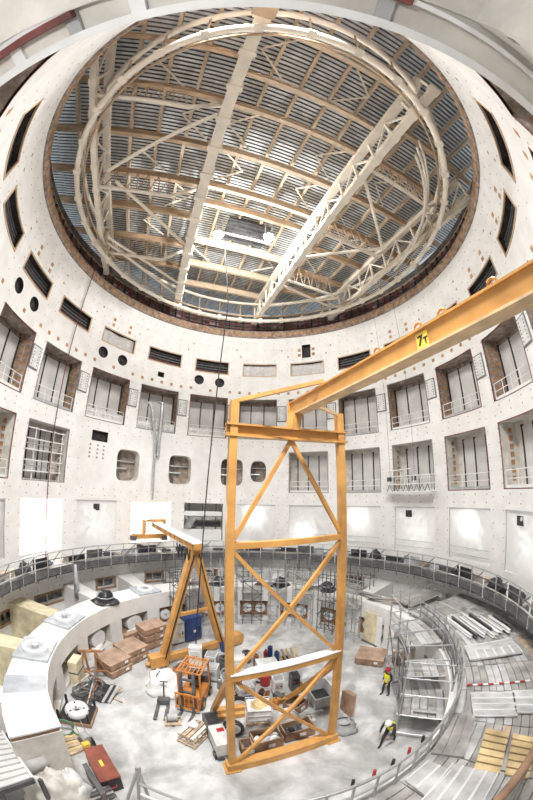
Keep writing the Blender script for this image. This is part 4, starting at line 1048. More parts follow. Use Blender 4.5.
crate((-7.35, 1.95, F), 1.1, (1.6, 1.5, 0.45), 'lower brown crate in the middle stack by the niches', group=G_, top_m=PLYT)
crate((-7.38, 1.93, F+0.5), 1.08, (1.6, 1.5, 0.45), 'upper brown crate in the middle stack by the niches', group=G_, top_m=PLYT)
for i, w_ in enumerate(('bottom', 'middle', 'top')):
    crate((-6.75+0.02*i, 3.95, F+0.56*i), 0.95, (1.7, 1.2, 0.5), w_+' brown crate of the tall stack behind the gantry wheels', group=G_, top_m=PLYT)
t = crate((-7.75, 3.25, F), 1.1, (1.4, 0.3, 1.15), 'brown crate standing on edge beside the tall crate stack', group=G_, top_m=PLYT)
crate((7.45, 2.4, F), -0.55, (1.75, 1.5, 0.5), 'lone flat brown crate by the ochre niche near the standing worker', top_m=PLYT)
crate((9.0, 1.5, F), -0.5, (0.9, 0.7, 0.6), 'small brown crate half hidden behind the stair scaffold', top_m=PLYT)

# forklift with overhead guard, mast, forks and load
def forklift(L, rz):
    t = thing('forklift', 'orange forklift with barred overhead guard facing the photographer', 'forklift', L, rz)
    part('chassis', MB().box((0,0.5,0.55), (1.15, 1.7, 0.65)), ORANGE, t)
    part('counterweight', MB().box((0,1.35,0.85), (1.1, 0.45, 0.9)), DGREY, t)
    part('seat', MB().box((0,0.75,1.05), (0.5, 0.5, 0.14)).box((0,1.0,1.35), (0.5, 0.12, 0.55)), BLACK, t)
    g = part('overhead_guard', MB().box((0,0.5,2.35), (1.2, 0.08, 0.07)).box((0,-0.2,2.35), (1.2, 0.08, 0.07)).box((0,1.2,2.35), (1.2, 0.08, 0.07)).box((-0.57,0.5,2.35), (0.08, 1.5, 0.08)).box((0.57,0.5,2.35), (0.08, 1.5, 0.08)), ORANGE, t)
    for i in range(5): part('bar', MB().box((-0.4+0.2*i,0.5,2.38), (0.05, 1.45, 0.05)), ORANGE, g)
    for x in (-0.55, 0.55):
        for y in (-0.2, 1.2): part('guard_post', MB().bar((x,y,0.8), (x,y,2.35), 0.08, 0.08), ORANGE, t)
    for x in (-0.32, 0.32): part('mast_rail', MB().bar((x,-0.5,0.12), (x,-0.42,2.5), 0.14, 0.14), DGREY, t)
    [part('mast_tie', MB().bar((-0.35,-0.46,z), (0.35,-0.46,z), 0.1, 0.1), DGREY, t) for z in (2.1, 1.3)]
    br = part('load_backrest', MB().bar((-0.6,-0.62,1.25), (0.6,-0.62,1.25), 0.06, 0.08), ORANGE, t); part('lower_bar', MB().bar((-0.6,-0.62,0.35), (0.6,-0.62,0.35), 0.06, 0.1), ORANGE, br)
    for i in range(6): part('bar', MB().bar((-0.55+0.22*i,-0.62,0.3), (-0.55+0.22*i,-0.62,1.25), 0.05, 0.05), ORANGE, br)
    for x in (-0.3, 0.3): part('fork', MB().box((x,-1.2,0.09), (0.14, 1.15, 0.05)).box((x,-0.66,0.3), (0.14, 0.05, 0.5)), DGREY, t)
    for x in (-0.55, 0.55):
        for y, r in ((0.0, 0.33), (1.2, 0.27)):
            wh = part('wheel', MB().tube((x-0.1,y,r), (x+0.1,y,r), r, 16), BLACK, t); part('hub', MB().tube((x-0.12,y,r), (x+0.12,y,r), r*0.5, 12), ORANGE, wh)
    return t
forklift((-2.75, -1.55, F), -0.12)
def pallet(L, rz, lab, w_=1.2, d_=0.8, layers=0, m=TIMBER):
    t = thing('pallet', lab, 'pallet', L, rz, 'timber pallets on the floor')
    for y in (-d_/2+0.06, 0, d_/2-0.06): part('runner', MB().box((0,y,0.06), (w_, 0.1, 0.1)), TIMBER, t)
    for i in range(6): part('slat', MB().box((-w_/2+0.08+i*(w_-0.16)/5, 0, 0.125), (0.13, d_, 0.025)), TIMBER, t)
    return t
pallet((-2.2, -3.75, F), 1.15, 'timber pallet carrying stacked boards before the forklift', 1.3, 0.95)
t = thing('board_stack', 'stack of pale slatted boards on the pallet before the forklift', 'boards', (-2.2, -3.75, F+0.14), 1.15)
for j in range(4):
    for i in range(4): part('board', MB().box((-0.45+0.3*i, 0, 0.06+0.13*j) if j % 2 == 0 else (0, -0.32+0.21*i, 0.06+0.13*j), (0.2, 0.9, 0.1) if j % 2 == 0 else (1.2, 0.15, 0.1)), TIMBER if (i+j) % 3 else PALECON, t)
t = thing('plastic_bag', 'small white plastic bag lying on the stacked boards', 'bag', (-2.25, -3.55, F+0.66)); part('bag', blob(0.25, 0.2, 0.15, 2, 0.3), PLASTIC, t, smo=True); part('knot', MB().lathe([(0.0,0.26),(0.04,0.22),(0.02,0.15),(0.07,0.08)], 8), PLASTIC, t)
pallet((-3.35, -2.95, F), 0.3, 'small timber pallet beside the pallet truck', 0.75, 0.6)
t = thing('motor_unit', 'small grey motor unit strapped on the little pallet', 'motor', (-3.38, -2.93, F+0.14), 0.3)
part('housing', MB().tube((-0.2,0,0.2), (0.25,0,0.2), 0.18, 14), GREYM, t); part('foot', MB().box((0,0,0.04), (0.5, 0.35, 0.08)), DGREY, t); part('shaft', MB().tube((0.25,0,0.2), (0.4,0,0.2), 0.05, 8), STEEL, t)
t = thing('pallet_truck', 'dark hand pallet truck with two long forks beside the white bag', 'pallet truck', (-4.1, -2.0, F), 0.15)
for x in (-0.24, 0.24): part('fork', MB().box((x,-0.45,0.1), (0.16, 1.2, 0.07)), DGREY, t); 
part('pump_body', MB().box((0,0.3,0.22), (0.6, 0.35, 0.28)), DGREY, t); part('handle', MB().tube((0,0.4,0.3), (0,0.75,1.15), 0.03, 8).tube((-0.2,0.75,1.15), (0.2,0.75,1.15), 0.03, 8), BLACK, t)
for x in (-0.12, 0.12): part('wheel', MB().tube((x-0.04,0.42,0.1), (x+0.04,0.42,0.1), 0.1, 12), BLACK, t)
t = thing('bulk_bag', 'large crumpled white bulk bag left of the forklift', 'bag', (-4.45, -0.5, F), 0.3)
part('bag', blob(1.0, 0.85, 1.15, 31, 0.3, 20, 10), PLASTIC, t, smo=True)
for x in (-0.3, 0.3): part('strap', MB().path([(x-0.1,-0.2,0.7), (x-0.05,-0.2,1.15), (x+0.1,0.1,1.2), (x+0.15,0.2,0.75)], 0.03, 6), BLACK, t)
t = thing('scrap_heap', 'low heap of dark scrap metal behind the bulk bag', 'scrap heap', (-4.2, 1.25, F), 0.2)
part('mound', blob(0.7, 0.5, 0.35, 41, 0.5), RUST, t, smo=False)
for i in range(6): part('rod', MB().tube((-0.6+0.2*i,-0.4,0.2), (0.1+0.1*i,0.5,0.4+0.05*i), 0.03, 6), DGREY if i % 2 else STEEL, t)
# compressor cart by the mast foot
t = thing('compressor', 'long grey compressor cart with black front beside the left mast foot', 'compressor', (-1.2, -3.9, F), 0.42)
part('chassis', MB().box((0,0,0.25), (0.62, 2.3, 0.16)), DGREY, t)
part('body', MB().box((0,-0.45,0.68), (0.62, 1.25, 0.7)), mat('pale_cabinet', (0.66, 0.67, 0.66)), t)
en = part('engine', MB().box((0,0.72,0.62), (0.64, 0.95, 0.6)), DGREY, t); part('grille', MB().box((0,0.72,0.94), (0.5, 0.7, 0.04)), BLACK, en)
part('control_panel', MB().box((0.1,-0.2,1.05), (0.3, 0.2, 0.04)), REDHAT, t)
for x in (-0.33, 0.33):
    for y in (-0.85, 0.85): part('wheel', MB().tube((x-0.06,y,0.2), (x+0.06,y,0.2), 0.2, 14), BLACK, t)
part('drawbar', MB().tube((0,-1.1,0.25), (0,-1.55,0.15), 0.035, 6), STEEL, t)
# small machines in the middle of the floor
def box_machine(name, lab, L, rz, s, m1, m2, cat='machine', knobs=2):
    t = thing(name, lab, cat, L, rz, 'small machines in the middle of the floor')
    part('frame', MB().box((0,0,0.06), (s[0]*1.05, s[1]*1.05, 0.12)), DGREY, t)
    part('housing', MB().box((0,0,0.12+s[2]/2), s), m1, t)
    part('top_cover', MB().box((0,0,0.14+s[2]), (s[0]*0.8, s[1]*0.8, 0.06)), m2, t)
    part('front_panel', MB().box((0,-s[1]/2-0.015,0.12+s[2]*0.6), (s[0]*0.7, 0.03, s[2]*0.45)), m2, t)
    for i in range(knobs): part('knob', MB().tube((-0.1+0.2*i,-s[1]/2-0.03,0.12+s[2]*0.6), (-0.1+0.2*i,-s[1]/2-0.07,0.12+s[2]*0.6), 0.04, 8), BLACK if i else REDHAT, t)
    return t
PALE = mat('pale_cabinet', (0.66, 0.67, 0.66))
box_machine('distribution_box', 'tall white distribution box right behind the forklift', (-3.25, 2.0, F), 0.1, (0.75, 0.45, 1.5), WRAIL, PALE)
box_machine('welding_unit', 'white welding unit with grey top right of the tall white box', (-2.35, 2.3, F), -0.1, (0.7, 0.7, 0.85), WRAIL, GREYM)
box_machine('welding_unit', 'white welding unit nearer the mast post than its twin', (-2.15, 1.1, F), -0.1, (0.75, 0.75, 0.8), PALE, GREYM)
box_machine('pump_unit', 'white pump unit with dark blue bottle behind the lower tie beam', (0.95, 1.8, F), 0.25, (1.2, 0.9, 0.8), WRAIL, PALE)
box_machine('pump_unit', 'pale pump unit between the left mast post and the white sheet', (-0.75, 2.2, F), 0.3, (0.9, 0.8, 0.8), PALE, WRAIL)
box_machine('tool_chest', 'small white tool chest under the white sheet board', (1.5, 0.0, F), 0.2, (0.6, 0.5, 0.9), WRAIL, GREYM)
box_machine('cable_box', 'dark cable box right of the small white tool chest', (2.4, 0.35, F), 0.2, (0.5, 0.5, 0.9), DGREY, BLACK)
box_machine('tool_chest', 'flat pale tool chest inside the mast back stays', (-0.2, -0.2, F), 0.4, (0.9, 0.6, 0.5), PALE, GREYM)
box_machine('tool_chest', 'grey tool chest on the floor by the coiled hoses', (-0.9, 0.9, F), 0.6, (0.7, 0.55, 0.55), GREYM, PALE)
for i, (x, y, h, m, lab) in enumerate(((-1.6, 2.1, 0.95, DGREY, 'dark steel drum beside the left mast post'), (1.55, 2.6, 1.1, BLUE, 'dark blue gas bottle standing on the far side of the pump unit'), (1.15, 2.95, 1.3, BLUE, 'taller dark blue gas bottle behind the first one'), (0.3, 2.6, 0.9, RUST, 'rusty drum left of the blue gas bottles'), (-0.3, 3.1, 0.8, DGREY, 'short black drum behind the pale pump unit'), (0.85, 0.75, 0.7, REDHAT, 'red drum before the white sheet board'))):
    t = thing('steel_drum', lab, 'drum', (x, y, F), 0, 'drums and bottles on the floor')
    r = 0.28 if 'bottle' not in lab else 0.16
    part('shell', MB().lathe([(0,0), (r,0), (r,h*0.33), (r*1.05,h*0.35), (r,h*0.37), (r,h*0.66), (r*1.05,h*0.68), (r,h*0.7), (r,h), (0,h)], 16), m, t)
    part('cap', MB().lathe([(0,h+0.08), (r*0.3,h+0.08), (r*0.3,h)], 10), BLACK, t)
t = thing('timber_bundle', 'fan of loose timber boards leaning behind the white sheet board', 'timber', (2.5, 2.6, F), 0.3)
for i in range(5): part('board', MB().bar((-0.4+0.22*i,0,0.05), (-0.75+0.3*i,0.75,0.95), 0.14, 0.05), TIMBER if i % 2 else WOODP, t)
t = thing('drawing_board', 'white sheet board with faint printed lines standing behind the tie beam', 'board', (2.05, 1.05, F), 0.2)
part('board', MB().box((0,0,0.85), (1.75, 0.05, 1.25)), WRAIL, t)
for i in range(6): part('printed_line', MB().box((-0.7+0.25*i,-0.03,0.95), (0.03, 0.012, 0.8)), GREYM, t)
for x in (-0.7, 0.7): part('leg', MB().bar((x,0.05,0), (x,0.02,0.9), 0.05, 0.05), STEEL, t)
for i, (x, y, lab) in enumerate(((-0.45, -1.1, 'black hose coiled inside the mast back stays'), (-1.0, -0.2, 'black hose coiled left of the flat tool chest'), (-0.6, -3.0, 'black hose coiled beside the compressor body'), (0.6, 1.2, 'black hose coiled by the red drum'))):
    t = thing('hose_coil', lab, 'hose', (x, y, F), i, 'black hose coils')
    for q in range(3): part('loop', MB().path([((0.38+0.05*q)*cos(a/12*2*pi)*(1.2 if q else 1), (0.38+0.04*q)*sin(a/12*2*pi), 0.04+0.06*q) for a in range(12)], 0.035, 6, True), BLACK, t)
# caged container, cartons, bins inside the mast foot
t = thing('caged_tank', 'white caged tank with yellowish load inside the mast foot', 'tank', (0.5, -2.1, F), 0.12)
part('pallet_base', MB().box((0,0,0.08), (1.2, 1.1, 0.16)), TIMBER, t); part('tank', MB().box((0,0,0.55), (1.05, 0.95, 0.75)), PLASTIC, t)
part('load', blob(0.4, 0.35, 0.2, 8, 0.4), WOODP, t, smo=False).location = (0,0,0.92)
for i in range(7):
    x = -0.57+0.19*i
    for y in (-0.53, 0.53): stick('cage_bar', (x,y,0.16), (x,y,1.0), 0.016, WRAIL, t, world=False)
for z in (0.35, 0.65, 0.98):
    for y in (-0.53, 0.53): stick('cage_bar', (-0.57,y,z), (0.57,y,z), 0.016, WRAIL, t, world=False)
def carton(L, rz, s, lab, fill, n=3):
    t = thing('open_box', lab, 'box', L, rz, 'open brown boxes in the mast foot')
    x, y, z = s; w_ = 0.05
    part('bottom', MB().box((0,0,0.04), (x, y, 0.08)), PLY, t)
    for sx in (-1, 1): part('side', MB().box((sx*(x/2-w_/2),0,z/2), (w_, y, z)), PLY, t); part('side', MB().box((0,sx*(y/2-w_/2),z/2), (x-2*w_-0.004, w_, z)), PLY, t)
    for i in range(n):
        part('packed_item', blob(x*0.24, y*0.34, z*0.75, 50+i+x*10, 0.35), fill[i % len(fill)], t, smo=True).location = (-x*0.3+i*x*0.3, 0, 0.08)
    part('paper_label', MB().box((0.1,-y/2-0.006,z*0.5), (0.3, 0.01, 0.2)), WRAIL, t)
carton((0.85, -3.85, F), 0.33, (1.25, 0.85, 0.65), 'open brown box with white bags just inside the base beam', [PLASTIC, GREYM, PLASTIC])
carton((2.2, -3.25, F), 0.33, (1.4, 0.75, 0.6), 'open brown box with dark scrap right of its twin inside the base beam', [BLACK, DGREY, GREYTARP])
carton((0.05, -4.35, F), 0.3, (0.5, 0.6, 0.6), 'narrow brown box wedged behind the left mast foot', [PLY, DGREY], 2)
carton((2.3, -1.45, F), 0.75, (0.95, 0.8, 0.55), 'pale brown box with dark openings behind the white dome bag', [REVEAL, DGREY], 2)
t = thing('dome_bag', 'white rounded bulk bag behind the open box of scrap', 'bag', (1.75, -2.45, F)); part('bag', blob(0.72, 0.55, 0.85, 61, 0.12, 20, 10), PLASTIC, t, smo=True); part('seam', MB().path([(0.7*cos(i/10*pi), 0, 0.04+0.85*sin(i/10*pi)) for i in range(11)], 0.02, 6), GREYM, t)
t = thing('waste_bin', 'grey open waste bin with sloping front by the right mast post', 'bin', (3.5, -0.95, F), 0.25)
b = MB()
b.add([(-0.45,-0.7,0.1),(0.45,-0.7,0.1),(0.45,0.45,0.1),(-0.45,0.45,0.1),(-0.6,-0.95,1.05),(0.6,-0.95,1.05),(0.6,0.6,1.05),(-0.6,0.6,1.05)], [(3,2,1,0),(0,1,5,4),(1,2,6,5),(2,3,7,6),(3,0,4,7)])
part('shell', b, GREYM, t); part('rim', MB().path([(-0.6,-0.95,1.05),(0.6,-0.95,1.05),(0.6,0.6,1.05),(-0.6,0.6,1.05)], 0.04, 6, True), PALE, t)
part('liner', MB().box((0,-0.15,0.55), (0.85, 0.95, 0.04)), BLACK, t)
for x in (-0.3, 0.3): part('skid', MB().box((x,0,0.05), (0.12, 1.0, 0.1)), DGREY, t)
t = thing('wood_panel', 'brown plywood panels leaning together right of the mast post', 'panel', (4.5, -1.75, F), 0.35)
for i in range(3): part('sheet', MB().bar((0.08*i,-0.45,0.02), (0.2+0.1*i,-0.2,1.15), 1.0-0.1*i, 0.04, upv=(1,0,0)), PLYT if i else PLY, t)
t = thing('net_bag', 'grey mesh bag of rubble at the foot of the right mast post', 'bag', (4.3, -3.2, F)); part('bag', blob(0.62, 0.5, 0.6, 71, 0.25, 18, 8), GREYM, t, smo=True); part('rim', MB().path([(0.34*cos(i/12*2*pi), 0.28*sin(i/12*2*pi), 0.5) for i in range(12)], 0.04, 6, True), DGREY, t)
rng = random.Random(77)
spots = [(1.55, -0.6), (0.75, -0.5), (0.2, 0.6), (-0.1, 1.5), (-1.35, 1.3), (1.35, -1.35), (2.9, -2.5), (3.0, 0.1), (-0.85, 0.3), (0.15, -1.0), (-1.3, 3.0), (0.9, 3.5), (2.2, 3.2), (-2.9, 3.2), (-1.6, 0.2)]
names = ['toolbox', 'cable_drum', 'gas_canister']
for i, (x, y) in enumerate(spots):
    k = i % 3; near = 'the caged tank' if y < -0.4 else ('the white sheet board' if x > 0.5 else 'the left mast post')
    look = [['dark', 'red', 'pale', 'blue', 'black'], ['rusty', 'grey', 'yellow', 'brown', 'dark'], ['white', 'orange', 'dark', 'red', 'steel']][k][(i//3) % 5]
    cm = {'dark': DGREY, 'red': REDHAT, 'pale': PALE, 'blue': BLUE, 'black': BLACK, 'rusty': RUST, 'grey': GREYM, 'yellow': SIGN, 'brown': PLY, 'white': WRAIL, 'orange': ORANGE, 'steel': STEEL}[look]
    t = thing(names[k], look+' '+['toolbox', 'cable drum', 'gas canister'][k]+' standing on the floor near '+near, ['toolbox', 'cable drum', 'canister'][k], (x, y, F), rng.uniform(0, 3), 'small gear on the floor')
    if k == 0: part('case', MB().box((0,0,0.18), (0.55, 0.32, 0.36)), cm, t); part('handle', MB().path([(-0.14,0,0.36),(-0.12,0,0.45),(0.12,0,0.45),(0.14,0,0.36)], 0.02, 6), STEEL, t); part('latch', MB().box((0,-0.17,0.26), (0.1, 0.03, 0.08)), STEEL, t)
    elif k == 1:
        for yy in (-0.18, 0.18): part('flange', MB().tube((0,yy-0.02,0.3), (0,yy+0.02,0.3), 0.3, 16), cm, t)
        part('core', MB().tube((0,-0.16,0.3), (0,0.16,0.3), 0.2, 14), BLACK, t)
    else: part('bottle', MB().lathe([(0,0),(0.15,0),(0.15,0.55),(0.1,0.66),(0.04,0.7),(0,0.7)], 14), cm, t, smo=True); part('valve', MB().box((0,0,0.74), (0.07, 0.07, 0.09)), DGREY, t)

# ------------------------------------------------------------------ left foreground
t = thing('steel_chest', 'red brown steel chest with black end near the bottom of the view', 'chest', (-5.0, -6.85, F), -0.78)
part('body', MB().box((0,0,0.42), (1.75, 0.72, 0.66)), REDBOX, t); part('lid', MB().box((0,0,0.78), (1.8, 0.78, 0.07)), REDBOX, t); part('end_cap', MB().box((0.89,0,0.38), (0.06, 0.74, 0.7)), BLACK, t)
part('placard', MB().box((0.05,0.0,0.82), (0.32, 0.12, 0.01)), SIGN, t)
for x in (-0.7, 0.7): part('skid', MB().box((x,0,0.05), (0.16, 0.76, 0.1)), DGREY, t)
part('handle', MB().path([(0.93,-0.15,0.45),(1.02,-0.12,0.42),(1.02,0.12,0.42),(0.93,0.15,0.45)], 0.025, 6), REDHAT, t)
t = thing('steel_grating_platform', 'white perforated steel platform with edge rail in the bottom left corner', 'platform', (-6.3, -9.7, -10.2))
gq = [V((-7.9,-8.35,-9.8)), V((-5.75,-9.45,-9.8)), V((-6.4,-10.6,-9.8)), V((-8.9,-9.3,-9.8))]
part('plate', MB().hexa([q-V((0,0,0.06)) for q in gq]+gq), WRAIL, t, world=True)
for i in range(10):
    a_, b_ = gq[0].lerp(gq[1], (i+0.5)/10), gq[3].lerp(gq[2], (i+0.5)/10); stick('slot_row', a_+V((0,0,0.01)), b_+V((0,0,0.01)), None, GREYM, t, w=0.05, h=0.02)
stick('edge_rail', gq[0], gq[1], None, WRAIL, t, w=0.08, h=0.2); stick('edge_rail', gq[1], gq[2], None, DGREY, t, w=0.1, h=0.2)
for q in gq: stick('leg', V((q.x*0.985, q.y*0.985, F)), V((q.x*0.985, q.y*0.985, -9.86)), None, DGREY, t, w=0.12, h=0.12)
t = thing('dust_sheet', 'heap of crumpled white dust sheets beside the perforated platform', 'dust sheet', (-5.85, -8.75, F), 0.5)
part('heap', blob(1.05, 0.75, 1.7, 91, 0.2, 36, 18, 2.6), PALECON, t, smo=True); part('fold', blob(0.75, 0.6, 1.45, 93, 0.25, 28, 14, 2.6), PLASTIC, t, smo=True).location = (0.45, 0.2, 0)
part('roll', MB().tube((-0.75,0.3,1.75), (-0.1,0.65,1.8), 0.3, 12), mat('grey_roll', (0.6, 0.6, 0.6)), t, smo=True)
t = thing('tube_rack', 'rack of short steel tubes on a timber frame next to the dust sheets', 'rack', (-4.45, -8.2, F), -0.7)
part('frame', MB().box((0,0,0.35), (1.5, 0.9, 0.08)).box((-0.7,0,0.18), (0.1, 0.9, 0.34)).box((0.7,0,0.18), (0.1, 0.9, 0.34)), TIMBER, t)
for i in range(8): part('tube', MB().tube((-0.62+0.18*i,-0.5,0.47), (-0.62+0.18*i,0.5,0.47), 0.07, 10), STEEL if i % 2 else DGREY, t)
t = thing('frame_slab', 'dark concrete form standing behind the tube rack', 'form', (-4.85, -7.75, F), -0.7); part('slab', MB().box((0,0,0.45), (1.5, 0.12, 0.9)), REVEAL, t); part('cap', MB().box((0,0,0.92), (1.55, 0.18, 0.05)), DGREY, t)
t = thing('coil_pallet', 'black pallet tray holding a white wrapped coil by the ring end', 'coil pallet', (-7.55, -4.2, F), 0.25)
part('tray', MB().box((0,0,0.14), (1.6, 1.35, 0.2)), PLY, t); part('bed', MB().box((0,0,0.28), (1.5, 1.25, 0.1)), BLACK, t)
part('coil', MB().lathe([(0.22,0.33), (0.22,0.62), (0.5,0.66), (0.58,0.5), (0.55,0.33)], 18), PLASTIC, t, smo=True)
for i in range(3): part('strap', MB().path([(0.2*cos(i*2.1),0.2*sin(i*2.1),0.45), (0.36*cos(i*2.1),0.36*sin(i*2.1),0.68), (0.6*cos(i*2.1),0.6*sin(i*2.1),0.5)], 0.035, 6), BLACK, t)
for sx in (-0.7, 0.7):
    for sy in (-0.6, 0.6): part('corner_post', MB().box((sx,sy,0.55), (0.1, 0.1, 0.5)), BLACK, t)
t = thing('hose_ring', 'green hose ring leaning by the coil pallet', 'hose', (-7.45, -5.55, F), 0.5); part('ring', MB().path([(0.42*cos(i/14*2*pi), 0.08*sin(i/14*2*pi), 0.46+0.42*sin(i/14*2*pi)) for i in range(14)], 0.05, 8, True), GREEN, t); part('hose_end', MB().path([(0.4,0,0.2),(0.7,-0.2,0.06),(1.0,-0.1,0.05)], 0.04, 6), GREEN, t)
t = thing('timber_pile', 'short planks lying in a row in front of the hose ring', 'timber', (-6.95, -6.05, F), -0.75)
for i in range(6): part('plank', MB().box((-0.5+0.2*i,0,0.06+0.02*(i % 2)), (0.15, 1.3, 0.08), 0.04*i), TIMBER if i % 2 else WOODP, t)
t = thing('cutting_machine', 'grey cutting machine with yellow and black nose beside the planks', 'machine', (-6.35, -5.6, F), -0.6)
part('base', MB().box((0,0,0.15), (0.7, 0.5, 0.2)), DGREY, t); part('motor', MB().tube((-0.2,0,0.45), (0.2,0,0.45), 0.2, 12), GREYM, t); part('nose', MB().box((0.3,-0.15,0.32), (0.25, 0.3, 0.25)), SIGN, t); part('blade_guard', MB().tube((0.3,0.15,0.35), (0.3,0.2,0.35), 0.25, 14), BLACK, t)
for i in (-1, 1): part('handle', MB().tube((-0.2,0.15*i,0.5), (-0.6,0.15*i,0.9), 0.02, 6), STEEL, t)
t = thing('scrap_heap', 'tangled heap of rods and folded steel frames beside the coil pallet', 'scrap heap', (-7.9, -2.3, F), 0.3)
part('mound', blob(0.95, 0.9, 0.55, 101, 0.5, 18, 8), DGREY, t); rng = random.Random(5)
for i in range(22):
    a, c = rng.uniform(0, 6.3), rng.uniform(0, 6.3); part('rod', MB().tube((cos(a)*0.9, sin(a)*0.9, rng.uniform(0.05, 0.4)), (cos(c)*0.6, sin(c)*0.6, rng.uniform(0.5, 1.3)), 0.03, 6), [STEEL, RUST, DGREY, WRAIL][i % 4], t)
for i in range(4): part('folded_frame', MB().bar((0.5+0.15*i,-0.7,0.1), (0.9+0.15*i,0.3,0.5), 0.35, 0.05), GREYM if i % 2 else BLACK, t)
t = thing('timber_trestle', 'rust brown A frame trestle leaning by the plywood crates', 'trestle', (-8.35, -1.2, F), 0.5)
for s in (-0.5, 0.5):
    part('leg', MB().bar((s-0.3,0,0.04), (s*0.6,0.15,1.9), 0.12, 0.08), RUST, t); part('leg', MB().bar((s+0.35,0.3,0.04), (s*0.6,0.15,1.9), 0.12, 0.08), RUST, t)
part('ridge', MB().bar((-0.6,0.15,1.9), (0.6,0.15,1.9), 0.12, 0.12), RUST, t); part('tie', MB().bar((-0.8,0.1,0.5), (0.8,0.1,0.6), 0.1, 0.06), RUST, t); part('black_side', MB().bar((-0.9,0.4,0.05), (-0.6,0.3,1.8), 0.25, 0.06), BLACK, t)
t = thing('timber_trestle', 'pair of pale timber wedges on the floor before the trestle', 'trestle', (-7.1, -1.6, F), -0.4)
for s in (0, 0.5): part('leg', MB().bar((s,-0.4,0.04), (s+0.2,0.2,0.5), 0.08, 0.06), TIMBER, t); part('tie', MB().bar((s,-0.4,0.04), (s+0.7,-0.3,0.06), 0.08, 0.06), TIMBER, t)
t = thing('plastic_film_drape', 'thin clear film drape hanging from the walkway over the ring', 'plastic film', pol(-72.5, 13.0, -9.0)); part('film', MB().tube(pol(-72.5, 13.0, -9.6), pol(-72.5, 13.1, -7.0), 0.22, 8, 0.1), mat('film_grey', (0.45, 0.46, 0.48), 0.3, var=0.3), t, world=True, smo=True); part('tie', MB().tube(pol(-72.5, 13.1, -7.0), pol(-72.5, 13.15, -6.8), 0.03, 6), BLACK, t, world=True)
t = thing('ochre_crate', 'ochre block in yellow lit tone standing in the gap of the left pedestal ring', 'block', pol(-101, 9.15, F), -rad(-101)); part('block', MB().box((0,0,0.8), (0.9, 0.5, 1.6)), OCHRE, t); part('band', MB().box((0,0,0.9), (0.92, 0.52, 0.08)), DGREY, t)
t = thing('insulation_board', 'tall ochre panel in the right pedestal niche behind the lone crate', 'panel', pol(60.5, 9.35, F), -rad(60.5)); part('panel', MB().box((0,0,1.25), (1.25, 0.08, 2.4)), OCHRE, t); part('door_leaf', MB().box((0.75,-0.05,1.2), (0.45, 0.06, 2.3)), WRAIL, t); part('foot', MB().box((0,0,0.03), (1.4, 0.4, 0.06)), DGREY, t)

# loose material on the far pedestal ring
for i, (p, r, kind, lab) in enumerate(((-28, 10.5, 0, 'short board pile on the far ring right of the gantry leg'), (-3, 10.7, 1, 'grey film roll on the far ring behind the left mast post'), (4, 9.95, 0, 'short board pile on the far ring left of the middle tarpaulin heap'), (22, 10.6, 1, 'white film roll on the far ring right of the middle tarpaulin heap'), (28, 10.0, 0, 'short board pile on the far ring behind the right mast post'), (45, 10.4, 1, 'grey film roll on the ring above the ochre board'), (53, 10.5, 0, 'long board pile on the ring above the ochre board'), (60, 10.3, 0, 'long board pile on the ring beside the wide scaffold frame'))):
    t = thing('film_roll' if kind else 'board_bundle', lab, 'film roll' if kind else 'boards', pol(p, r, PTOP), -rad(p)+0.3*sin(i*2), 'loose material on the far ring')
    if kind:
        part('roll', MB().tube((-0.7,0,0.2), (0.7,0,0.2), 0.2, 14), GREYTARP if 'grey' in lab else PLASTIC, t, smo=False); part('core', MB().tube((-0.75,0,0.2), (0.75,0,0.2), 0.06, 8), PLY, t)
    else:
        for q in range(5): part('board', MB().box((0.06*q,0.1*(q % 2)-0.1,0.04+0.07*q), (1.9 if 'long' in lab else 1.3, 0.5-0.06*q, 0.05), 0.1*q-0.2), TIMBER if q % 2 else GREYWOOD, t)
